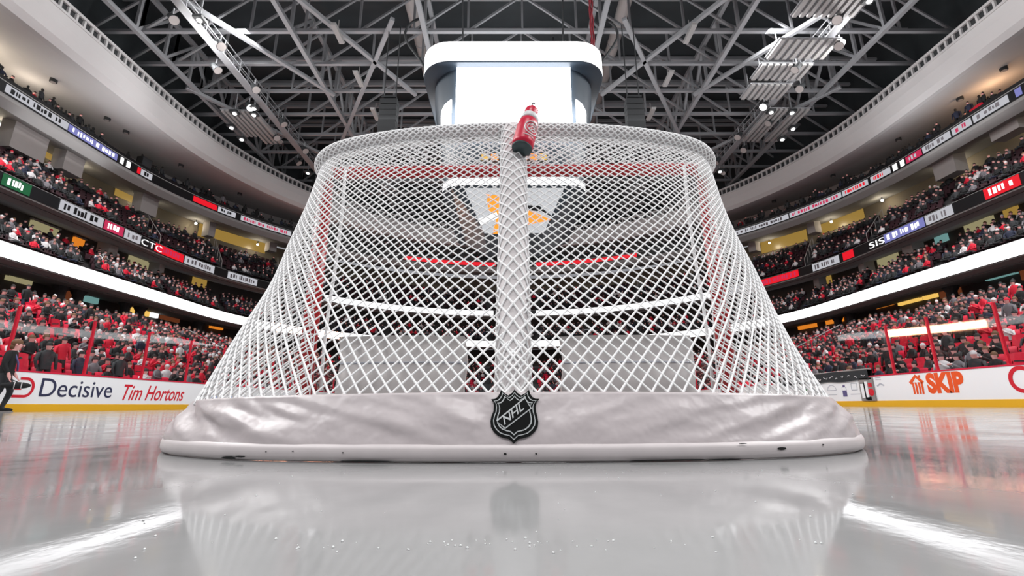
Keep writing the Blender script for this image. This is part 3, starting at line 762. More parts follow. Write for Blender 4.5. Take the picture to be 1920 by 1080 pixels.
# ------------------------------------------------------------------ ribbon boards
def rib(name, T, z0, z1, label, base):
    o = empty(name, (0, 0, 0), 0, label, 'led ribbon')
    wv = Walk(rg(T)); strip(wv, 0, wv.L, z0, z1, 0.06, 0.05).build('backing', base, o); return o, wv
rb1, W1 = rib('ribbon_board', R1, 8.0, 8.86, 'blank white led ribbon running right round the lower bowl', 'led_black')
s_f0, _, _ = W1.az(505, 620); s_f1, _, _ = W1.az(640, 633)
strip(W1, 0.5, s_f0, 8.02, 8.84, 0.09).build('led_panel', 'ribbon_white', rb1)
pf = strip(W1, s_f0 + 0.05, s_f1, 8.02, 8.84, 0.09).build('led_panel', 'ribbon_fire', rb1); pf['label'] = 'glowing orange stretch of the ribbon'
strip(W1, s_f1 + 0.05, W1.L - 0.5, 8.02, 8.84, 0.09).build('led_panel', 'ribbon_white', rb1)
def ads(parent, wv, z0, z1, segs):
    for x0, y0, x1, y1, mm, marks in segs:
        s0, _, _ = wv.az(x0, y0); s1, _, _ = wv.az(x1, y1)
        if s1 < s0: s0, s1 = s1, s0
        p = strip(wv, s0, s1, z0 + 0.05, z1 - 0.05, 0.09).build('ad_panel', mm, parent)
        if marks:
            mb = MB(); x = s0 + 0.3; h = z1 - z0
            while x < s1 - 0.5:
                ln = rnd.uniform(0.08, 0.26)
                strip(wv, x, x + ln, z0 + h * rnd.uniform(0.2, 0.34), z1 - h * rnd.uniform(0.2, 0.36), 0.11, 0.02, mb, 0, 2.0); x += ln + rnd.choice([0.06, 0.09, 0.12, 0.3])
            mb.build('ad_marks', marks, p)
rb2, W2 = rib('ribbon_board', R2, 12.6, 13.4, 'middle led ribbon with white, red and blue adverts under the upper stand', 'led_black')
ads(rb2, W2, 12.6, 13.4, [(0, 338, 54, 362, 'led_green', 'led_white'), (108, 388, 190, 424, 'led_grey', 'led_black'), (192, 425, 228, 442, 'led_pink', 'led_white'), (230, 443, 260, 458, 'led_grey', 'c_grey'),
    (288, 466, 342, 488, 'led_red', 'led_pink'), (344, 489, 400, 508, 'led_grey', 'c_grey'), (425, 520, 480, 538, 'led_grey', 'c_grey'),
    (610, 560, 925, 587, 'ribbon_white', None), (1005, 587, 1345, 562, 'ribbon_white', None), (1350, 561, 1420, 546, 'led_grey', 'c_grey'), (1424, 540, 1500, 520, 'led_red', 'led_pink'), (1525, 505, 1575, 485, 'led_grey', 'c_grey'), (1582, 482, 1602, 473, 'led_red', None),
    (1660, 450, 1736, 418, 'led_purple', 'led_white'), (1738, 417, 1790, 396, 'led_grey', 'c_grey'), (1848, 366, 1915, 335, 'led_red', 'led_white')])
x_, _, _ = W2.az(262, 458); p, t, nn = W2.at(x_)
text('CTC', 'lettering', 'led_white', rb2, (p.x + nn.x * 0.1, p.y + nn.y * 0.1, 12.72), t, (0, 0, 1), 2.2, 0.5)
x_, _, _ = W2.az(1632, 462); p, t, nn = W2.at(x_)
text('SIS', 'lettering', 'led_white', rb2, (p.x + nn.x * 0.1, p.y + nn.y * 0.1, 12.72), t, (0, 0, 1), 1.6, 0.5)
rb3, W3 = rib('ribbon_board', R3, 19.6, 20.35, 'highest led ribbon along the press level with small adverts', 'led_black')
ads(rb3, W3, 19.65, 20.3, [(6, 170, 125, 240, 'led_grey', 'led_black'), (126, 241, 218, 296, 'led_purple', 'led_white'), (224, 299, 230, 303, 'led_white', None), (236, 305, 243, 310, 'led_white', None), (256, 317, 262, 320, 'led_red', None),
    (263, 320, 284, 331, 'led_grey', 'led_black'), (360, 378, 405, 396, 'led_red', None), (407, 397, 440, 409, 'led_grey', 'led_black'), (450, 412, 545, 440, 'led_grey', 'led_pink'), (758, 484, 930, 492, 'led_red', None), (1005, 492, 1195, 487, 'led_red', None),
    (1375, 440, 1480, 410, 'led_grey', 'c_grey'), (1482, 409, 1580, 372, 'led_grey', 'led_pink'), (1582, 371, 1630, 346, 'led_grey', 'led_red'), (1635, 343, 1672, 322, 'led_grey', 'led_red'), (1676, 318, 1684, 312, 'led_white', None), (1690, 310, 1697, 303, 'led_white', None),
    (1700, 300, 1730, 285, 'led_pink', 'led_grey'), (1732, 284, 1785, 255, 'led_grey', 'c_grey'), (1788, 253, 1825, 232, 'led_grey', 'led_pink'), (1828, 230, 1895, 190, 'led_grey', 'c_grey'), (1907, 180, 1919, 172, 'led_purple', None)])
# ------------------------------------------------------------------ things on the concourse and stand walls
def wall_thing(name, label, cat, wv, x0, x1, yc, hp, mm, out_=0.3, group=None, extra=None):
    xm = (x0 + x1) / 2
    s0, _, _ = wv.az(x0, yc); s1, _, _ = wv.az(x1, yc); sm, z, D = wv.az(xm, yc); h = hp * D / F_PX
    if s1 < s0: s0, s1 = s1, s0
    mb = strip(wv, s0, s1, z - h / 2, z + h / 2, out_, out_ - 0.01)
    o = mb.build(name, mm); tag(o, label, cat, group)
    if extra:
        fr_ = strip(wv, s0 - 0.1, s1 + 0.1, z + h / 2, z + h / 2 + 0.12, out_ + 0.06, out_); fr_.build('lintel', extra, o)
    return o
WC = Walk(rg((31.8, 41, 70, 5.5, 0.4))); WK = Walk(rg((33.4, 39, 69, 11.0, 0.5)))
for a in [('lit_yellow', 240, 278, 578, 15, 'yellow lit stall', 'left of a white doorway'), ('led_white', 280, 294, 585, 14, 'bright white doorway', 'beside the yellow lit stall'), ('lit_brown', 300, 335, 590, 16, 'brown lit stall', 'right of the white doorway'),
          ('lit_orange', 392, 416, 613, 8, 'orange lit counter', 'close to the netting on the left'), ('lit_brown', 118, 152, 545, 22, 'brown lit stall', 'under the left ribbon between dark pillars'), ('lit_teal', 158, 182, 555, 16, 'teal lit opening', 'under the left ribbon beside a brown stall'),
          ('lit_beige', 10, 58, 518, 14, 'beige lit opening', 'under the ribbon at the left edge'), ('lit_yellow', 1685, 1728, 556, 16, 'yellow lit stall', 'right of an orange counter'), ('lit_yellow', 1732, 1758, 547, 16, 'small gold stall', 'left of a brown stall on the right'), ('lit_orange', 1642, 1676, 567, 12, 'orange counter', 'left of the yellow stall on the right'),
          ('lit_brown', 1762, 1800, 533, 26, 'brown lit stall', 'under the right ribbon'), ('lit_teal', 1848, 1908, 506, 16, 'teal lit opening', 'under the right ribbon near the edge'), ('lit_brown', 1912, 1935, 490, 34, 'brown lit stall', 'at the right edge under the ribbon'), ('lit_orange', 1498, 1532, 610, 10, 'orange counter', 'close to the netting on the right'), ('lit_orange', 1550, 1582, 597, 13, 'orange lit stall', 'left of dark pillars on the right')]:
    wall_thing('concession_stand', '%s %s in the lower concourse' % (a[5], a[6]), 'stall', WC, a[1], a[2], a[3] - 3, a[4] * 1.5, a[0], 0.25, 'concession stalls of the lower concourse', 'concrete_dark')
for a in [('lit_beige', 50, 105, 436, 22, 'beige lit window above the left club seats'), ('lit_orange', 134, 154, 455, 12, 'orange lit panel above the left club seats'), ('lit_beige', 238, 284, 493, 14, 'pale lit window above the left club seats'), ('lit_gold', 360, 386, 525, 24, 'yellow pillar box behind the left club seats'),
          ('lit_gold', 1546, 1560, 524, 26, 'yellow pillar behind the right club seats'), ('lit_beige', 1810, 1868, 420, 26, 'beige lit window above the right club seats'), ('lit_gold', 1886, 1914, 400, 22, 'golden box at the right end of the club wall'), ('lit_teal', 1756, 1780, 448, 10, 'teal lit panel above the right club seats'), ('lit_beige', 1648, 1688, 490, 16, 'dim beige window behind the right club seats')]:
    wall_thing('lit_window', a[5], 'window', WK, a[1], a[2], a[3], a[4], a[0], 0.2, None, 'block')
for x0, x1, y, hp, lab in [(400, 500, 447, 28, 'long yellow lit opening at the back of the left upper stand'), (372, 386, 430, 26, 'short yellow lit opening beside a grey block on the left'), (40, 105, 268, 30, 'gold lit opening at the back of the left upper stand near the edge'), (215, 262, 358, 30, 'dim gold opening halfway along the left upper stand'),
                           (1425, 1515, 450, 26, 'long yellow lit opening at the back of the right upper stand'), (1535, 1622, 408, 30, 'wide gold opening along the right upper stand'), (1800, 1850, 268, 32, 'gold lit opening between two grey blocks on the right')]:
    wall_thing('lit_opening', lab, 'opening', UW, x0, x1, y, hp, 'lit_gold', 0.06, None)
# grey blocks and pillars
UM = Walk(rg((34.7, 35.5, 68.9, 16.4, 0.6))); KM = Walk(rg((32.2, 39, 68, 11.0, 0.45)))
def block(px, py, wp, hp, wv, lab, k=0):
    s0, z, D = wv.az(px, py); p, t, nn = wv.at(s0); b = wp * D / F_PX * 0.8; h = hp * D / F_PX
    q = p
    o = empty('portal_block', (q.x, q.y, z - h / 2), math.atan2(t.y, t.x), lab, 'block')
    mb = MB(); mb.box((0, 0, h / 2), (b, 1.0, h)); mb.build('shaft', 'block', o)
    mb = MB(); mb.box((0, 0, h + 0.04), (b + 0.1, 1.1, 0.08)); mb.build('coping', 'soffit_mid', o)
for a in [(45, 262, 56, 46, 'grey concrete block at the back of the left upper stand near the photo edge'), (128, 305, 36, 34, 'grey concrete block with dark top beside the gold opening on the left'), (272, 385, 34, 30, 'grey block under the upper left ribbon midway along'), (392, 430, 14, 26, 'small grey block between yellow openings on the left'), (508, 463, 16, 18, 'small grey block nearest the netting on the left'),
          (1588, 255, 44, 36, 'grey block under the upper right ribbon beside a gold opening') if False else (1890, 228, 44, 40, 'grey block under the upper right ribbon close to the photo edge'), (1780, 310, 40, 34, 'grey block left of the gold opening on the right'), (1526, 425, 16, 24, 'small grey block between yellow openings on the right'), (1414, 462, 16, 20, 'small grey block nearest the netting on the right')]:
    block(*a[:4], UM, a[4])
for a in [(200, 472, 18, 30, 'grey pillar behind left club seats left of the pale window'), (292, 510, 12, 26, 'grey pillar right of the pale window on the left'), (1713, 470, 22, 34, 'grey pillar behind the right club seats'), (1625, 502, 14, 26, 'slim grey pillar behind right club seats, farther one'), (1538, 532, 12, 20, 'grey pillar beside the yellow pillar on the right')]:
    block(*a[:4], KM, a[4])
for k, (px, py) in enumerate([(70, 535), (105, 545), (200, 560), (228, 570), (345, 597), (1600, 590), (1625, 580), (1820, 520), (1460, 625)]):
    s0, z, D = WC.az(px, py); p, t, nn = WC.at(s0); q = p + nn * 1.6
    mb = MB(); mb.tube([(0, 0, 0), (0, 0, 2.4)], 0.32, 12); mb.tube([(0, 0, 2.1), (0, 0, 2.4)], [0.34, 0.5], 12)
    o = mb.build('concourse_pillar', 'concrete_dark', None, False, (q.x, q.y, 5.5))
    tag(o, 'dark round pillar under the lower ribbon on the %s, %s of its row' % ('left' if px < 960 else 'right', ORD[k if k < 5 else k - 5]), 'pillar', 'concourse pillars')
# ------------------------------------------------------------------ seats and spectators
PAL = ['c_black', 'c_char', 'c_red', 'c_white', 'c_grey', 'c_navy', 'skin', 'hair', 'hair_brown']
def person_mb(lod, pose=0):
    """seated spectator facing +y, floor at z=0; material slots: 0 top, 1 skin, 2 hair, 3 trousers"""
    b = MB(); n = 8 if lod else 6
    lean = 0.05 if pose == 1 else 0.0
    def ringe(cx, cy, z, rx, ry): return [(cx + rx * math.cos(2 * PI * k / n), cy + ry * math.sin(2 * PI * k / n), z) for k in range(n)]
    st = 0.38 if pose == 2 else 0.0
    b.loft([ringe(0, 0, 0.40 + st, 0.165, 0.12), ringe(0, 0, 0.58 + st, 0.165, 0.115), ringe(0, lean, 0.80 + st, 0.205, 0.115), ringe(0, lean, 0.92 + st, 0.19, 0.085), ringe(0, lean, 0.98 + st, 0.065, 0.06)], 0, True, True)
    b.loft([ringe(0, lean, 0.97 + st, 0.05, 0.055), ringe(0, lean + 0.01, 1.03 + st, 0.062, 0.075), ringe(0, lean + 0.01, 1.10 + st, 0.078, 0.095)], 1, True, True)
    b.loft([ringe(0, lean, 1.10 + st, 0.080, 0.096), ringe(0, lean - 0.005, 1.17 + st, 0.078, 0.092), ringe(0, lean - 0.01, 1.225 + st, 0.03, 0.035)], 2, True, True)
    if lod: b.loft([ringe(0, lean - 0.03, 1.04 + st, 0.07, 0.06), ringe(0, lean - 0.035, 1.11 + st, 0.082, 0.075)], 2, True, True)
    t = 5 if lod else 4
    for s_ in (-1, 1):
        if pose == 2:
            b.tube([(s_ * 0.09, 0, 0.84), (s_ * 0.1, 0.02, 0.45), (s_ * 0.11, 0, 0.04)], [0.085, 0.065, 0.05], t, 3)
            b.tube([(s_ * 0.2, 0, 1.26), (s_ * 0.25, 0.02, 1.0), (s_ * 0.23, 0.1, 0.8)], [0.055, 0.045, 0.035], t, 0)
        else:
            b.tube([(s_ * 0.09, 0.02, 0.46), (s_ * 0.11, 0.42, 0.47), (s_ * 0.11, 0.44, 0.04)] if lod else [(s_ * 0.09, 0.02, 0.46), (s_ * 0.11, 0.42, 0.47)], [0.085, 0.065, 0.05][:3 if lod else 2], t, 3)
            hand = (s_ * 0.06, 0.26, 0.86) if pose == 1 else (s_ * 0.1, 0.28, 0.58)
            b.tube([(s_ * 0.205, lean, 0.87), (s_ * 0.26, 0.06, 0.66), hand], [0.055, 0.045, 0.035], t, 0)
        if lod and pose != 2: b.sphere((hand[0], hand[1] + 0.03, hand[2]), 0.035, 5, 4, 1)
    return b
def seat_mb(lod):
    b = MB()
    b.box((0, 0.05, 0.44), (0.46, 0.42 if lod else 0.36, 0.05)); 
    A_ = [(-0.23, -0.17, 0.44), (-0.1, -0.19, 0.44), (0.1, -0.19, 0.44), (0.23, -0.17, 0.44)]
    B_ = [(x * 0.94, y - 0.07, 0.86 + (0.03 if abs(x) < 0.15 else 0)) for x, y, z in A_]
    A2 = [(x, y - 0.03, z) for x, y, z in A_]; B2 = [(x, y - 0.03, z) for x, y, z in B_]
    b.loft([A_, B_, B2, A2, A_], flip=True)
    if lod: b.box((0, 0.0, 0.22), (0.06, 0.08, 0.42), 1); b.box((-0.24, 0.02, 0.6), (0.03, 0.3, 0.04), 1); b.box((0.24, 0.02, 0.6), (0.03, 0.3, 0.04), 1)
    return b
def scatter(name, tmpl, inst, mats, label, cat):
    """one mesh of many uncountable small figures: inst = (pos, rot, scale, slot->material)"""
    T = np.array(tmpl.v); tri = []; slot = []
    for f, mi in zip(tmpl.f, tmpl.m):
        if len(f) == 4: tri.append(f); slot.append(mi)
        else:
            for k in range(1, len(f) - 1, 2):
                q = (f[0], f[k], f[k + 1], f[min(k + 2, len(f) - 1)])
                if q[3] == q[2]: q = (f[0], f[k], f[k + 1], f[k + 1])
                tri.append(q); slot.append(mi)
    keep = [i for i, q in enumerate(tri) if len(set(q)) == 4]; Q = np.array([tri[i] for i in keep]); SL = np.array([slot[i] for i in keep])
    pos = np.array([i[0] for i in inst]); rot = np.array([i[1] for i in inst]); sc = np.array([i[2] for i in inst]); sm = np.array([i[3] for i in inst])
    c, s_ = np.cos(rot)[:, None], np.sin(rot)[:, None]
    X = (T[None, :, 0] * c - T[None, :, 1] * s_) * sc[:, None]; Y = (T[None, :, 0] * s_ + T[None, :, 1] * c) * sc[:, None]; Z = T[None, :, 2] * sc[:, None] + 0 * X
    V = np.stack([X, Y, Z], 2) + pos[:, None, :]
    off = (np.arange(len(inst)) * len(T))[:, None, None]
    QQ = (Q[None] + off).reshape(-1, 4); MI = sm[:, SL].reshape(-1)
    o = quads_obj(name, V.reshape(-1, 3), QQ, mats, MI)
    return tag(o, label, cat, kind='stuff')
def outfit(r, redp):
    x = r.random()
    top = 2 if x < redp else r.choices([0, 1, 3, 4, 5], [10, 6, 1.6, 2.0, 1.2])[0]
    return (top, 6, r.choices([7, 8, 0, 3, 2], [7, 2.5, 2.4, 0.9, 0.25])[0], r.choices([0, 1, 5], [5, 3, 2])[0])
def rows(A, B, n, occ, redp, seed, y_tread=0.45, cl=0.5):
    r = random.Random(seed); ppl = []; sts = []
    for i in range(n):
        t0 = (i + y_tread) / n; R_ = rlerp(A, B, t0); z = A[3] + (B[3] - A[3]) * i / n
        wv = Walk([Vector((p.x, p.y, z)) for p in R_]); x = 0.3
        nais = 24
        while x < wv.L - 0.3:
            u = x / wv.L
            if abs((u * nais) % 1 - 0.5) * wv.L / nais < 0.55: x += 0.5; continue
            p, t, nn = wv.at(x); x += 0.56
            if p.y < abs(p.x) * 0.8 - 6 or p.y < 3: continue
            rot = math.atan2(-nn.x, nn.y)
            k = mnoise.noise(Vector((u * 60, i * 0.35, seed))) * cl
            seated = r.random() < occ + k
            if seated:
                ppl.append(((p.x + r.uniform(-0.05, 0.05), p.y + r.uniform(-0.05, 0.05), p.z), rot + r.uniform(-0.35, 0.35), r.uniform(0.92, 1.08), outfit(r, redp)))
            sts.append(((p.x, p.y, p.z), rot, 1.0, (0, 1), seated))
    return ppl, sts
lp_ppl, lp_seat = rows(LOW0, LOW1, NLOW, 0.72, 0.13, 11, 0.45, 0.9)
cl_ppl, cl_seat = rows(CL0, CL1, NCL, 0.80, 0.08, 23)
up_ppl, up_seat = rows(UP0, UP1, NUP, 0.50, 0.07, 37, 0.45, 1.0)
def pix(p):
    v = Vector(p) - Vector((0, 0, CAM_H)); d = v.dot(FWD)
    return (960 + F_PX * v.dot(RIGHT) / d, 540 - F_PX * v.dot(UP) / d, d) if d > 0.1 else (-9999, 0, 1)
def insight(p):
    x, y, d = pix((p[0], p[1], p[2] + 0.8)); return 0 < x < 430 or 1500 < x < 1920
lp_ppl.sort(key=lambda a: (not insight(a[0]), math.hypot(a[0][0], a[0][1])))
near_ppl, far_ppl = lp_ppl[:300], lp_ppl[300:]
emptyseats = [s_ for s_ in lp_seat if not s_[4]]; taken = [s_ for s_ in lp_seat if s_[4]]
emptyseats.sort(key=lambda a: (not insight(a[0]), math.hypot(a[0][0], a[0][1])))
near_seat, far_seat = emptyseats[:300], emptyseats[300:] + taken
TOPW = ['black', 'charcoal', 'red', 'white', 'grey', 'navy']
cache = {}
for p, rot, sc, oc in near_ppl:
    pose = rnd.choices([0, 1, 2], [6, 3, 1])[0]; key = (pose, oc)
    if key not in cache:
        cache[key] = person_mb(1, pose).mesh('spectator', [PAL[i] for i in oc], True)
    o = bpy.data.objects.new('spectator', cache[key]); C.objects.link(o); o.location = p; o.rotation_euler = (0, 0, rot); o.scale = (sc,) * 3
    side = 'left' if p[0] < 0 else 'right'; act = ['sitting', 'sitting with raised hands', 'standing'][pose]
    tag(o, 'person in %s top %s in the lower %s stand' % (TOPW[oc[0]], act, side), 'person', 'spectators in %s %s in the lower %s stand' % (TOPW[oc[0]], act, side))
sm_ = seat_mb(1).mesh('stadium_seat', ['seat_red', 'c_char'])
for p, rot, sc, _, _ in near_seat:
    o = bpy.data.objects.new('stadium_seat', sm_); C.objects.link(o); o.location = p; o.rotation_euler = (0, 0, rot)
    side = 'left' if p[0] < 0 else 'right'
    tag(o, 'empty red folding seat in the lower stand on the %s' % side, 'seat', 'empty red seats of the lower %s stand' % side)
scatter('crowd', person_mb(0, 0), far_ppl, PAL, 'distant crowd filling the lower stands round the rink', 'crowd')
scatter('crowd', person_mb(0, 0), cl_ppl, PAL, 'crowd in the club rows just above the white ribbon', 'crowd')
scatter('crowd', person_mb(0, 0), up_ppl, PAL, 'crowd in the steep upper stands below the press level', 'crowd')
scatter('seating', seat_mb(0), [s_[:4] for s_ in far_seat], ['seat_red', 'c_char'], 'rows of red seats farther back in the lower stands', 'seats')
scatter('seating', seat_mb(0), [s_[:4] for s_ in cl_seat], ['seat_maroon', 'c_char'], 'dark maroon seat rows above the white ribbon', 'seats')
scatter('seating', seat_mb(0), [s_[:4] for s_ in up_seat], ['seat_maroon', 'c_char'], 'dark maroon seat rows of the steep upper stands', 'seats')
# press level: people at the rail in front of the pale soffit
r = random.Random(5); press = []; stand = []
wv = Walk(rg(R3, 1.0, 20.52)); x = 0.5
while x < wv.L:
    p, t, nn = wv.at(x); g_ = mnoise.noise(Vector((x * 0.12, 3, 1)))
    x += r.choice([0.22, 0.28, 0.34, 0.4]) + (1.0 if g_ < -0.3 else 0)
    if p.y < abs(p.x) * 0.75 - 4: continue
    it = (tuple(p + nn * r.choice([-0.75, 0.15])), math.atan2(-nn.x, nn.y) + r.uniform(-0.5, 0.5), r.uniform(0.92, 1.06), (r.choices([0, 1, 5, 2, 4], [14, 6, 2, 0.5, 0.6])[0], r.choice([6, 0, 7]), r.choice([7, 7, 0]), 0))
    (stand if r.random() < 0.35 + 0.5 * g_ else press).append(it)
scatter('crowd', person_mb(0, 0), press, PAL, 'dark clothed people seated along the press level under the pale soffit', 'crowd')
scatter('crowd', person_mb(0, 2), stand, PAL, 'dark clothed people standing along the press level under the pale soffit', 'crowd')
mb = MB()
strip(wv, 0, wv.L, 20.5, 20.85, 0.75, 0.3, mb); tag(mb.build('press_counter', 'led_black'), 'long black counter running along the press level above the top ribbon', 'counter')
s0, z, D = wv.az(266, 300); p, t, nn = wv.at(s0)
o = empty('loudspeaker', (p.x + nn.x * 0.3, p.y + nn.y * 0.3, 20.53), math.atan2(t.y, t.x), 'black boxy loudspeaker standing on the left press level counter', 'speaker')
mb = MB(); mb.box((0, 0, 0.62), (0.95, 0.6, 1.2)); mb.build('cabinet', 'led_black', o)
mb = MB(); mb.box((0, -0.31, 0.62), (0.85, 0.02, 1.1)); mb.build('grille', 'c_char', o)
s0, z, D = wv.az(1820, 195); p, t, nn = wv.at(s0)
mb = MB(); mb.loft([[(0.25 * k + 0, 0.06 * math.sin(k * 1.7), 0.0) for k in range(5)], [(0.25 * k, 0.05 * math.sin(k * 1.7 + 0.5), 0.45) for k in range(5)], [(0.25 * k, 0.05 * math.sin(k * 1.7 + 0.5) + 0.03, 0.8) for k in range(5)]])
o = mb.build('red_flag', 'c_red', None, True, (p.x + nn.x * 0.3, p.y + nn.y * 0.3, 20.53)); o.rotation_euler = (0, 0, math.atan2(t.y, t.x))
so = o.modifiers.new('cloth', 'SOLIDIFY'); so.thickness = 0.01
tag(o, 'red flag held up at the right press level rail', 'flag')
# aisle handrails running down the stands
def rail(A, B, u, lab):
    a = Walk(rlerp(A, B, 0.02)); b = Walk(rlerp(A, B, 0.97)); p0, t, n0 = a.at(u * a.L); p1, _, _ = b.at(u * b.L)
    mb = MB(); mb.tube([p0 + Vector((0, 0, 0.95)), p1 + Vector((0, 0, 0.95))], 0.035, 6)
    for k in range(5):
        q = p0.lerp(p1, k / 4); mb.tube([q + Vector((0, 0, -0.1)), q + Vector((0, 0, 0.95))], 0.025, 5)
    tag(mb.build('aisle_handrail', 'block'), lab, 'handrail')
for tn, (A, B) in (('lower', (LOW0, LOW1)), ('upper', (UP0, UP1))):
    kk = {'left': 0, 'right': 0}
    for k in (5, 6, 7, 8, 9, 14, 15, 16, 17, 18):
        sd = 'left' if k < 12 else 'right'; i_ = kk[sd]; kk[sd] += 1
        rail(A, B, (k + 0.5) / 24, 'pale handrail down the %s stand aisle on the %s, %s from the %s' % (tn, sd, ORD[i_], 'near end' if sd == 'left' else 'far end'))
# warm light in the press lounge at both near ends, downlights in the soffit
def lounge(x, y, z, col, pw):
    l = bpy.data.lights.new('lounge_lamp', 'POINT'); l.energy = pw; l.color = col; l.shadow_soft_size = 0.4
    o = bpy.data.objects.new('lounge_lamp', l); C.objects.link(o); o.location = (x, y, z)
lounge(-35.2, 24.5, 22.0, (1, 0.86, 0.66), 340)
lounge(-35.0, 28.5, 22.0, (1, 0.86, 0.7), 120)
lounge(36.2, 29.0, 22.0, (1, 0.6, 0.34), 160)
WS = Walk(blend(RE0, PB, 0.5, 23.0))
for k, (px, py) in enumerate([(105, 135), (205, 208), (238, 242), (340, 308), (450, 362), (1448, 358), (1560, 320), (1680, 243), (1792, 158), (1870, 92)]):
    s0, _, _ = WS.az(px, py); p, t, nn = WS.at(s0)
    o = empty('soffit_downlight', (p.x, p.y, 22.93), 0, 'small dark downlight set in the pale soffit on the %s, %s from the near end' % ('left' if px < 960 else 'right', ORD[k if k < 5 else 9 - k]), 'downlight', 'soffit downlights')
    mb = MB(); mb.tube([(0, 0, -0.18), (0, 0, 0.12)], 0.22, 12); mb.build('housing', 'steel_dark', o)
    mb = MB(); mb.tube([(0, 0, -0.2), (0, 0, -0.185)], 0.16, 12); mb.build('lens', 'block', o)
for sd, word in ((-1, 'left'), (1, 'right')):
    for k, y in enumerate((16, 22, 28, 34, 40, 46, 52)):
        ws_ = Walk(rg((35.8, 35, 69.6, 19.1, 0.6))); i_ = min(range(len(ws_.p)), key=lambda q: abs(ws_.p[q, 1] - y) + (1e3 if ws_.p[q, 0] * sd < 0 else 0)); p = ws_.p[i_]
        o = empty('concourse_lamp', (p[0], p[1], 19.05), 0, 'warm globe lamp under the upper soffit on the %s, %s from the near end' % (word, ORD[k]), 'lamp', 'globe lamps under the upper soffit')
        mb = MB(); mb.sphere((0, 0, 0), 0.13, 10, 6); mb.build('globe', 'lit_white', o, True)
        mb = MB(); mb.tube([(0, 0, 0.12), (0, 0, 0.45)], 0.04, 6); mb.build('stem', 'steel_dark', o)
        l = bpy.data.lights.new('bulb', 'POINT'); l.energy = 70; l.color = (1, 0.86, 0.62); l.shadow_soft_size = 0.15
        b_ = bpy.data.objects.new('bulb', l); C.objects.link(b_); b_.parent = o; b_.location = (0, 0, -0.2)
# ------------------------------------------------------------------ scoreboard
SBX, SBY = 0.28, 28.0
sb = empty('scoreboard', (SBX, SBY, 10), 0, 'huge white lit scoreboard hanging over centre ice', 'scoreboard')
def rrect(hx, hy, r, z, n=8):
    p = []
    for (cx, cy, a0) in ((hx - r, -hy + r, -PI / 2), (hx - r, hy - r, 0), (-hx + r, hy - r, PI / 2), (-hx + r, -hy + r, PI)):
        for i in range(n + 1):
            a = a0 + PI / 2 * i / n; p.append((cx + r * math.cos(a), cy + r * math.sin(a), z - 10))
    return p
mb = MB(); mb.loft([rrect(4.4, 4.7, 1.4, 19.35), rrect(5.42, 5.6, 1.7, 19.35), rrect(5.47, 5.65, 1.7, 19.4)], closed=True, flip=True); mb.build('ring_underside', 'sb_body', sb)
mb = MB(); mb.loft([rrect(5.47, 5.65, 1.7, 19.4), rrect(5.47, 5.65, 1.7, 20.75), rrect(5.2, 5.4, 1.6, 20.85)], closed=True, flip=True); mb.build('top_ring', 'ring_led', sb)
mb = MB(); rr = [rrect(5.2, 5.4, 1.6, 20.86), rrect(4.0, 4.2, 1.4, 21.0)]; mb.loft(rr, closed=True, flip=True); mb.f.append(tuple(range(36, 72))); mb.m.append(0); mb.build('roof', 'sb_body', sb)
mb = MB(); mb.loft([rrect(4.95, 5.15, 2.3, 19.35), rrect(4.9, 5.1, 2.3, 18.0), rrect(4.72, 5.05, 2.2, 16.5), rrect(4.35, 5.0, 2.0, 14.5), rrect(4.1, 4.9, 1.6, 12.4)], closed=True); mb.build('shell', 'sb_body', sb, True)
mb = MB(); mb.box((0, -5.16, 17.0 - 10), (6.66, 0.12, 4.66)); mb.build('main_screen', 'screen', sb)
for sx in (-1, 1):
    mb = MB(); mb.add([(sx * 3.58, -5.2, 7.0 - 1.9), (sx * 4.15, -4.92, 7.0 - 1.9), (sx * 4.15, -4.92, 6.55), (sx * 3.95, -5.02, 6.95), (sx * 3.58, -5.2, 7.15)], [(0, 1, 2, 3, 4)])
    o = mb.build('corner_screen', 'screen', sb); so = o.modifiers.new('t', 'SOLIDIFY'); so.thickness = 0.1; so.offset = 0
mb = MB(); mb.loft([rrect(3.1, 4.4, 1.2, 11.84), rrect(4.14, 5.07, 1.3, 11.84)], closed=True, flip=True); mb.build('lower_ring_underside', 'sb_body', sb)
mb = MB(); mb.loft([rrect(4.12, 5.05, 1.3, 11.85), rrect(4.12, 5.05, 1.3, 12.3), rrect(4.0, 4.9, 1.3, 12.4)], closed=True, flip=True); mb.build('lower_ring', 'ring_led', sb)
mb = MB()
for k in range(7): mb.box((-1.62 + 0.54 * k, -5.1, 3.55), (0.4, 0.1, 0.36), 0 if k % 3 else 1)
mb.build('ticker', ['led_orange', 'lit_yellow'], sb)
mb = MB(); mb.loft([[(-3.6, -4.9, 1.9), (3.6, -4.9, 1.9), (3.6, 4.9, 1.9), (-3.6, 4.9, 1.9)], [(-1.8, -2.5, 0.2), (1.8, -2.5, 0.2), (1.8, 2.5, 0.2), (-1.8, 2.5, 0.2)]], closed=True, flip=True)
mb.f.append((len(mb.v) - 4, len(mb.v) - 1, len(mb.v) - 2, len(mb.v) - 3)); mb.m.append(0); mb.build('underside', 'sb_body', sb)
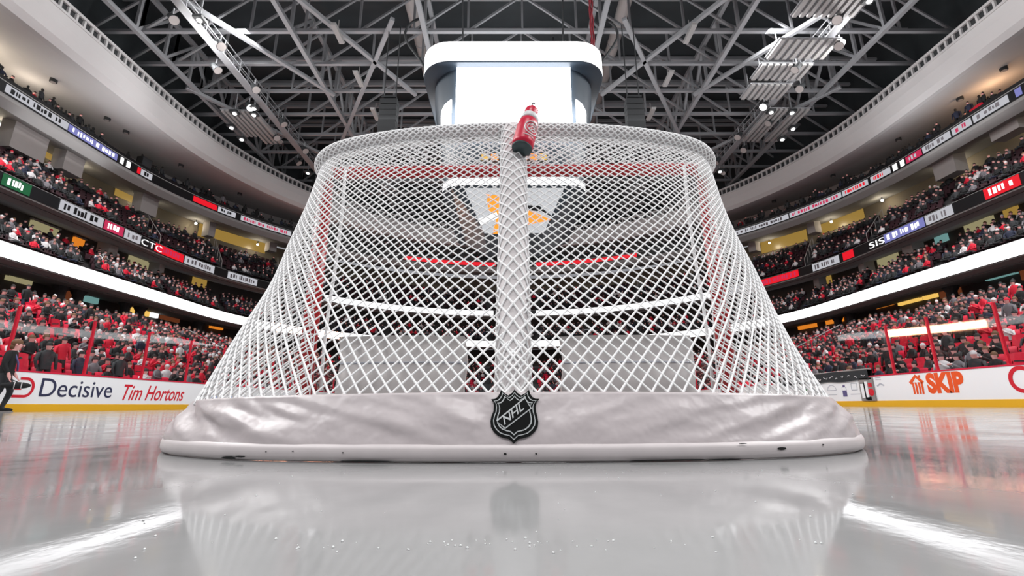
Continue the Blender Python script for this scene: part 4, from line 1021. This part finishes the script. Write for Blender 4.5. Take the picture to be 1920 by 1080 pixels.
# sloping under-screen with its orange picture
ud = Vector((0, 2.4, -1.7)); ud_n = ud.normalized(); us_o = Vector((0, -5.0, 1.72))
def us(x, t): return us_o + Vector((x, 0, 0)) + ud * t
def uplate(name, pts, mm, lift):
    n = Vector((1, 0, 0)).cross(-ud_n); mb = MB(); a = [us(*p) + n * lift for p in pts]; b = [q + n * 0.03 for q in a]; k = len(a)
    mb.add(a + b, [tuple(range(k)), tuple(range(k, 2 * k))] + [(i, (i + 1) % k, k + (i + 1) % k, k + i) for i in range(k)]); mb.build(name, mm, sb)
uplate('under_screen', [(-2.75, 0), (2.75, 0), (1.75, 1), (-1.75, 1)], 'screen_grey', 0.06)
uplate('picture', [(-1.55, 0.12), (-0.5, 0.15), (-0.45, 0.55), (-0.55, 1.0), (-1.25, 1.0), (-1.0, 0.6), (-1.45, 0.45)], 'led_orange', 0.12)
uplate('picture', [(0.7, 0.42), (2.1, 0.68), (0.7, 0.8)], 'led_orange', 0.12)
uplate('picture', [(-2.1, 0.66), (-1.0, 0.5), (-0.9, 0.62), (-1.9, 0.8)], 'led_white', 0.14)
uplate('picture', [(0.6, 0.35), (1.4, 0.36), (2.2, 0.6), (1.4, 0.48), (0.6, 0.44)], 'led_black', 0.14)
mb = MB()
for sx in (-1, 1):
    for sy in (-1, 1): mb.tube([(sx * 3.2, sy * 3.2, 10.9), (sx * 3.4, sy * 3.4, 19.5)], 0.06, 6)
mb.build('hoist_cable', 'steel_dark', sb)
# ------------------------------------------------------------------ roof steel
def truss(kind, p0, p1, z0, z1, n, lab, w_=0.30):
    a0, a1 = Vector((*p0, z0)), Vector((*p1, z0)); b0, b1 = Vector((*p0, z1)), Vector((*p1, z1))
    o = empty('roof_truss', ((a0 + a1) / 2), 0, lab, 'truss', kind); c = (a0 + a1) / 2
    def B(nm, segs, wd):
        mb = MB()
        for p, q in segs: mb.beam(p - c, q - c, wd, wd)
        mb.build(nm, 'steel', o)
    B('bottom_chord', [(a0, a1)], w_); B('top_chord', [(b0, b1)], w_)
    web = []
    for k in range(n):
        f0, f1 = k / n, (k + 1) / n; pa_, pb_ = a0.lerp(a1, f0), a0.lerp(a1, f1); qa, qb = b0.lerp(b1, f0), b0.lerp(b1, f1)
        web.append((pa_, qb) if (k < n // 2) else (qa, pb_)); web.append((qa, pa_) if k else (qb, pb_))
    B('web', web, w_ * 0.62)
ys = [8 + 3.25 * k for k in range(17)]
for k, y in enumerate(ys):
    xe = 31.5 if y < 45 else 31.5 * math.sqrt(max(0.2, 1 - ((y - 42) / 24) ** 2))
    truss('roof trusses across the rink', (1.0 - xe, y), (1.0 + xe, y), 26.4, 29.6, 16, 'grey steel truss spanning the roof from side to side, %s from the near end' % ORD[k], 0.24)
for k, (x, lab) in enumerate([(-26.5, 'at the far left of the roof'), (-15.5, 'above the left catwalk'), (-6.0, 'just left of the scoreboard'), (6.6, 'just right of the scoreboard'), (16.5, 'above the right catwalk'), (27.0, 'at the far right of the roof')]):
    truss('roof trusses along the rink', (x, 5), (x, 60), 26.1, 29.6, 20, 'grey steel truss running the length of the roof %s' % lab, 0.32)
for k, (p, q, lab) in enumerate([((-20, 14), (-8, 34), 'left of the scoreboard'), ((-8, 26), (-21, 48), 'behind the left catwalk'), ((-27, 33), (-14, 52), 'over the left stand'), ((21, 14), (8, 34), 'right of the scoreboard'), ((8, 26), (22, 48), 'behind the right catwalk'), ((28, 33), (15, 52), 'over the right stand'), ((-14, 8), (-3, 22), 'above the near left'), ((15, 8), (4, 22), 'above the near right'), ((-27, 16), (-15, 34), 'above the left soffit'), ((28, 16), (16, 34), 'above the right soffit')]):
    mb = MB(); mb.beam((*p, 26.0), (*q, 26.0), 0.28, 0.28)
    tag(mb.build('roof_brace', 'steel'), 'diagonal grey roof brace %s' % lab, 'brace', 'diagonal roof braces')
for k in range(18):
    y = 7.0 + 3.25 * k; mb = MB(); mb.beam((-32, y, 31.7), (33, y, 31.7), 0.22, 0.3)
    tag(mb.build('roof_purlin', 'steel'), 'grey purlin under the dark roof deck, %s from the near end' % ORD[k], 'purlin', 'purlins under the roof deck')
# catwalks with lamps
def catwalk(x, lab):
    o = empty('catwalk', (x, 30, 25.0), 0, lab, 'catwalk')
    mb = MB(); mb.box((0, 0, 0), (0.6, 56, 0.1)); mb.build('deck', 'steel', o)
    for sx in (-1, 1):
        mb = MB(); mb.box((sx * 0.3, 0, 1.05), (0.06, 56, 0.06)); mb.box((sx * 0.3, 0, 0.55), (0.05, 56, 0.05))
        for k in range(29): mb.box((sx * 0.3, -28 + 2 * k, 0.55), (0.05, 0.05, 1.1))
        mb.build('railing', 'steel', o)
    mb = MB()
    for k in range(12): mb.beam((0, -27 + 5 * k, 0), (0, -27 + 5 * k, 1.5), 0.07, 0.07)
    mb.build('hanger', 'steel_dark', o)
catwalk(-21.0, 'dark steel catwalk with railings under the left of the roof')
catwalk(22.5, 'dark steel catwalk with railings under the right of the roof')
def spot(x, y, z, aim, lab, grp, lit):
    o = empty('spotlight', (x, y, z), 0, lab, 'spotlight', grp); d = (Vector(aim) - Vector((x, y, z))).normalized()
    mb = MB(); mb.tube([d * -0.35, d * -0.25, d * 0.15, d * 0.35], [0.12, 0.22, 0.26, 0.34], 10); mb.build('housing', 'steel_dark', o)
    mb = MB(); mb.tube([d * 0.352, d * 0.37], 0.30, 12); mb.build('lens', 'lit_white' if lit else 'block', o)
    mb = MB(); mb.beam((0, 0, 0.2), (0, 0, 0.75), 0.06, 0.06); mb.build('yoke', 'steel', o)
for sd, x0, word in ((-1, -21.0, 'left'), (1, 22.5, 'right')):
    for k in range(18):
        y = 15.5 + k * 2.25; x = x0 + (0.85 if k % 2 else -0.85) * 1
        spot(x, y, 24.6, (sd * 2, y - 6 if k % 3 else y + 2, 0), 'black spotlight on the %s catwalk, %s from the near end' % (word, ORD[k]), 'spotlights of the %s catwalk' % word, k in (8,))
# bright floodlights hung beside the catwalks
def flood(px, py, z, lab):
    d = RIGHT * ((px - 960) / F_PX) + UP * ((540 - py) / F_PX) + FWD; t = (z - CAM_H) / d.z; p = Vector((0, 0, CAM_H)) + d * t
    o = empty('floodlight', p, 0, lab, 'floodlight', 'bright floodlights under the roof'); 
    mb = MB(); mb.box((0, 0, 0.12), (0.6, 0.6, 0.2)); mb.build('housing', 'steel_dark', o)
    mb = MB(); mb.sphere((0, 0, -0.02), (0.17, 0.17, 0.1), 12, 6); mb.build('lens', 'lit_white', o)
    mb = MB(); mb.beam((0, 0, 0.2), (0, 0, 26.4 - z), 0.05, 0.05); mb.build('drop_rod', 'steel', o)
for a in [(440, 213, 24.3, 'white floodlight left of a ribbed panel under the left roof'), (476, 204, 24.3, 'white floodlight above the left ribbed panel'), (476, 216, 24.3, 'white floodlight right beside the left ribbed panel'), (453, 262, 24.0, 'lowest white floodlight under the left roof'), (434, 240, 24.2, 'white floodlight at the outer side of the left catwalk'), (577, 325, 24.3, 'far white floodlight close to the left of the net'),
          (1446, 211, 24.3, 'white floodlight above the right ribbed panels'), (1485, 212, 24.3, 'white floodlight at the outer side of the right ribbed panels'), (1467, 262, 24.0, 'lowest white floodlight under the right roof'), (1487, 242, 24.2, 'small white floodlight right of the ribbed panels'), (1350, 322, 24.3, 'far white floodlight close to the right of the net'), (1630, 2, 24.3, 'white floodlight at the top edge of the right roof'), (374, 38, 24.3, 'white floodlight high on the left catwalk')]:
    flood(*a)
# ribbed pale panels hung under the roof
def louver(px, py, z, wx, wy, n, lab):
    d = RIGHT * ((px - 960) / F_PX) + UP * ((540 - py) / F_PX) + FWD; t = (z - CAM_H) / d.z; p = Vector((0, 0, CAM_H)) + d * t
    o = empty('ribbed_panel', p, 0, lab, 'ribbed panel', 'ribbed panels under the roof')
    mb = MB(); mb.box((0, 0, 0.1), (wx, wy, 0.06)); mb.build('tray', 'steel', o)
    mb = MB()
    for k in range(n): mb.box((-wx / 2 + wx * (k + 0.5) / n, 0, -0.02), (wx / n * 0.55, wy * 0.98, 0.16))
    mb.build('slats', 'louver', o)
    mb = MB()
    for sx in (-1, 1): mb.beam((sx * wx * 0.4, 0, 0.1), (sx * wx * 0.4, 0, 26.4 - z), 0.05, 0.05)
    mb.build('hanger', 'steel', o)
for a in [(1560, 8, 24.7, 4.2, 1.9, 9, 'pale ribbed panel at the top edge of the right roof'), (1505, 92, 24.7, 4.4, 1.9, 8, 'second pale ribbed panel down the right roof'), (1465, 135, 24.7, 4.0, 1.7, 8, 'third pale ribbed panel down the right roof'), (1436, 172, 24.7, 3.4, 1.8, 7, 'fourth pale ribbed panel down the right roof'), (1432, 236, 24.6, 1.7, 5.0, 4, 'long grey ribbed panel beside the right floodlights'), (1474, 236, 24.6, 1.4, 5.0, 3, 'short grey ribbed panel outside the right floodlights'), (488, 240, 24.6, 1.8, 5.0, 4, 'long grey ribbed panel beside the left floodlights'), (450, 232, 24.6, 1.2, 4.0, 3, 'small grey ribbed panel at the left floodlights')]:
    louver(*a)
# ducts and pale strip lamps
def duct(p, q, r_, lab):
    o = empty('air_duct', p, 0, lab, 'duct'); p, q = Vector(p), Vector(q); mb = MB(); mb.tube([(0, 0, 0), tuple(q - p)], r_, 16); mb.build('pipe', 'duct', o, True)
    mb = MB()
    for k in range(8):
        c = (q - p) * ((k + 0.5) / 8); e = (q - p).normalized() * 0.05; mb.tube([c - e, c + e], r_ * 1.05, 16)
    mb.build('flange', 'steel', o)
duct((6.5, 24.2, 27.6), (26.5, 24.2, 27.6), 0.62, 'thick pale round air duct crossing the upper right of the roof')
duct((-7.5, 8, 30.2), (-7.5, 52, 30.2), 0.5, 'grey air duct running along the roof left of the scoreboard')
duct((9.0, 8, 30.2), (9.0, 52, 30.2), 0.5, 'grey air duct running along the roof right of the scoreboard')
for sd, x, word in ((-1, -12.0, 'left'), (1, 12.8, 'right')):
    for k in range(6):
        mb = MB(); mb.box((0, 0, 0), (0.35, 1.7, 0.14)); mb.box((0, 0, 0.6), (0.05, 0.05, 1.2)); mb.box((0, 0, 0.08), (0.42, 1.8, 0.05))
        o = mb.build('strip_lamp', 'louver', None, False, (x, 17.5 + 4.6 * k, 25.4)); tag(o, 'pale strip lamp hanging under the %s half of the roof, %s from the near end' % (word, ORD[k]), 'strip lamp', 'strip lamps under the %s roof' % word)
# hanging loudspeaker arrays either side of the scoreboard
for sx, word in ((-1, 'left'), (1, 'right')):
    o = empty('line_array', (0.2 + sx * 8.3, 27.0, 16.6), 0, 'black curved stack of loudspeakers hanging %s of the scoreboard' % word, 'loudspeaker array')
    for k in range(9):
        a = 0.07 * (8 - k); mb = MB(); mb.box((0, -0.5 + 0.5 * math.cos(a * 1.6), 0.42 * k), (1.15, 0.7, 0.38), mtx=Matrix.Rotation(a, 3, 'X')); mb.build('speaker_box', 'steel_dark', o)
    mb = MB(); mb.box((0, 0, 3.75), (1.0, 0.6, 0.12)); 
    for s2 in (-0.4, 0.4): mb.tube([(s2, 0, 3.75), (s2, 0, 9.8)], 0.04, 6)
    mb.build('rigging', 'steel_dark', o)
    mb = MB(); mb.tube([(sx * -0.2 + sx * 0.9 * math.sin(t_ * 0.5), 0.2, 8.8 - 5.6 * (t_ / 10) ** 1.3) for t_ in range(11)], 0.09, 6)
    tag(mb.build('cable_loop', 'steel_dark', None, True, (0.2 + sx * 6.7, 26.2, 17.6)), 'thick black cable drooping between roof and loudspeakers on the %s' % word, 'cable')
mb = MB()
for k in range(5): mb.tube([(0.12 * math.sin(k * 2.0 + t_ * 0.9), 0.12 * math.cos(k * 1.7 + t_ * 0.8), -0.55 * t_) for t_ in range(11)], 0.05, 5)
tag(mb.build('cable_bundle', 'cable_red', None, True, (5.3, 24.0, 26.3)), 'dark red bundle of cables hanging above the right corner of the scoreboard', 'cable bundle')
# ------------------------------------------------------------------ person on the ice at the left edge
def figure():
    joints = {'pelvis': (0, 0, 0.94), 'waist': (0.01, 0, 1.10), 'chest': (0.03, 0, 1.32), 'neck': (0.05, 0, 1.49), 'headb': (0.075, 0, 1.56), 'headm': (0.095, 0, 1.65), 'headt': (0.085, 0, 1.73),
              'shl': (0.03, 0.18, 1.42), 'ell': (-0.06, 0.25, 1.15), 'wrl': (0.10, 0.22, 0.93), 'hal': (0.15, 0.21, 0.86), 'shr': (0.03, -0.18, 1.42), 'elr': (0.0, -0.25, 1.15), 'wrr': (0.12, -0.24, 0.90), 'har': (0.15, -0.24, 0.82),
              'hipl': (0, 0.09, 0.9), 'knl': (0.14, 0.1, 0.5), 'anl': (0.05, 0.1, 0.1), 'tol': (0.2, 0.11, 0.04), 'hipr': (0, -0.09, 0.9), 'knr': (0.0, -0.1, 0.5), 'anr': (-0.2, -0.1, 0.13), 'tor': (-0.06, -0.11, 0.04)}
    rad = {'pelvis': 0.15, 'waist': 0.145, 'chest': 0.17, 'neck': 0.062, 'headb': 0.075, 'headm': 0.1, 'headt': 0.075, 'shl': 0.085, 'shr': 0.085, 'ell': 0.055, 'elr': 0.055, 'wrl': 0.038, 'wrr': 0.038, 'hal': 0.034, 'har': 0.034,
           'hipl': 0.1, 'hipr': 0.1, 'knl': 0.068, 'knr': 0.068, 'anl': 0.048, 'anr': 0.048, 'tol': 0.036, 'tor': 0.036}
    ed = [('pelvis', 'waist'), ('waist', 'chest'), ('chest', 'neck'), ('neck', 'headb'), ('headb', 'headm'), ('headm', 'headt'), ('chest', 'shl'), ('shl', 'ell'), ('ell', 'wrl'), ('wrl', 'hal'), ('chest', 'shr'), ('shr', 'elr'), ('elr', 'wrr'), ('wrr', 'har'),
          ('pelvis', 'hipl'), ('hipl', 'knl'), ('knl', 'anl'), ('anl', 'tol'), ('pelvis', 'hipr'), ('hipr', 'knr'), ('knr', 'anr'), ('anr', 'tor')]
    nm = list(joints); 
    pts = [joints[k] for k in nm]; rs = [rad[k] for k in nm]; es = [(nm.index(a), nm.index(b)) for a, b in ed]
    for sgn, hk, wk in ((1, 'hal', 'wrl'), (-1, 'har', 'wrr')):      # five fingers rooted in each palm
        h = Vector(joints[hk]); d = (h - Vector(joints[wk])).normalized(); side = Vector((0, 1, 0)); hi = nm.index(hk)
        for f in range(4):
            b = h + side * (0.021 * (f - 1.5)) + d * 0.03; i0 = len(pts); ln = (0.055, 0.07, 0.066, 0.05)[f]
            pts += [tuple(b), tuple(b + d * ln * 0.6), tuple(b + d * ln * 0.8 + Vector((0.02, 0, -0.03)))]; rs += [0.011, 0.0095, 0.008]; es += [(hi, i0), (i0, i0 + 1), (i0 + 1, i0 + 2)]
        i0 = len(pts); b = h + side * (-sgn * 0.035); pts += [tuple(b), tuple(b + d * 0.035 + side * (-sgn * 0.02))]; rs += [0.013, 0.009]; es += [(hi, i0), (i0, i0 + 1)]
    me = bpy.data.meshes.new('person_body'); me.from_pydata(pts, es, [])
    o = bpy.data.objects.new('person_body', me); C.objects.link(o)
    sk = o.modifiers.new('skin', 'SKIN'); sk.use_smooth_shade = True
    for i, sv in enumerate(me.skin_vertices[0].data): sv.radius = (rs[i], rs[i]); sv.use_root = (i == 0)
    sd = o.modifiers.new('sub', 'SUBSURF'); sd.levels = sd.render_levels = 2
    dg = bpy.context.evaluated_depsgraph_get(); m2 = bpy.data.meshes.new_from_object(o.evaluated_get(dg)); bpy.data.objects.remove(o)
    for x in ('c_black', 'skin', 'c_char'): m2.materials.append(M[x])
    for p in m2.polygons:
        z = p.center.z; hand = min((p.center - Vector(joints['hal'])).length, (p.center - Vector(joints['har'])).length)
        p.material_index = 1 if (z > 1.5 or (hand < 0.13 and z < 1.0 and p.center.x > 0.1)) else (2 if z < 0.92 else 0); p.use_smooth = True
    return m2
ps = empty('person', (-12.5, 11.56, 0), 0.55, 'person in dark jacket walking on the ice before the left boards', 'person')
o = bpy.data.objects.new('body', figure()); C.objects.link(o); o.parent = ps
mb = MB(); mb.sphere((0.062, 0, 1.69), (0.112, 0.108, 0.115), 14, 10); mb.sphere((0.02, 0, 1.60), (0.075, 0.09, 0.09), 10, 8); mb.build('hair', 'hair_brown', ps, True)
mb = MB(); mb.sphere((0.20, 0, 1.63), (0.022, 0.014, 0.022), 8, 6); mb.build('nose', 'skin', ps, True)
for sy in (-1, 1):
    mb = MB(); mb.sphere((0.178, sy * 0.035, 1.655), (0.012, 0.014, 0.010), 8, 6); mb.build('eye', 'hair', ps, True)
    mb = MB(); mb.sphere((0.09, sy * 0.1, 1.64), (0.022, 0.012, 0.032), 8, 6); mb.build('ear', 'skin', ps, True)
mb = MB(); mb.box((0.186, 0, 1.592), (0.01, 0.045, 0.01)); mb.build('mouth', 'red_ink', ps)
for (x, y) in ((0.1, 0.105), (-0.14, -0.105)):
    mb = MB(); mb.loft([[(x + a * 0.15 + 0.02, y + b * 0.05, z_) for a, b in ((-1, -0.7), (-0.5, -1), (0.5, -1), (1, -0.5), (1, 0.5), (0.5, 1), (-0.5, 1), (-1, 0.7))] for z_ in (0.0, 0.03)], closed=True, flip=True); mb.build('shoe_sole', 'block', ps)
    mb = MB(); mb.sphere((x + 0.02, y, 0.055), (0.145, 0.05, 0.055), 12, 8); mb.build('shoe', 'c_black', ps, True)
mb = MB(); mb.tube([(0.075, -0.06, 1.46), (0.18, -0.03, 1.2), (0.19, 0.02, 1.0)], [0.02, 0.02, 0.02], 6); mb.build('lanyard', 'purple_ink', ps, True)
ca_, sa_ = math.cos(0.55), math.sin(0.55); hx_, hy_ = 0.17, -0.24
bg = empty('dark_bag', (-12.5 + hx_ * ca_ - hy_ * sa_, 11.56 + hx_ * sa_ + hy_ * ca_, 0.54), 0.75, 'dark bag with pale stripes carried low by the person at the left boards', 'bag')
mb = MB(); mb.sphere((0.12, 0, 0.1), (0.27, 0.085, 0.085), 14, 8); mb.build('pouch', 'c_black', bg, True)
mb = MB(); mb.tube([(0.22, 0.079 * math.cos(a), 0.1 + 0.079 * math.sin(a)) for a in np.linspace(0, 2 * PI, 16, endpoint=False)], 0.01, 6, closed=True); mb.build('stripe', 'c_white', bg, True)
mb = MB(); mb.tube([(0.1, 0.083 * math.cos(a), 0.1 + 0.086 * math.sin(a)) for a in np.linspace(0, 2 * PI, 16, endpoint=False)], 0.01, 6, closed=True); mb.build('stripe', 'c_white', bg, True)
mb = MB(); mb.tube([(-0.06, 0, 0.15), (-0.04, 0, 0.2), (0.0, 0, 0.235), (0.06, 0, 0.22), (0.14, 0, 0.18)], 0.011, 6); mb.build('handle', 'c_char', bg, True)
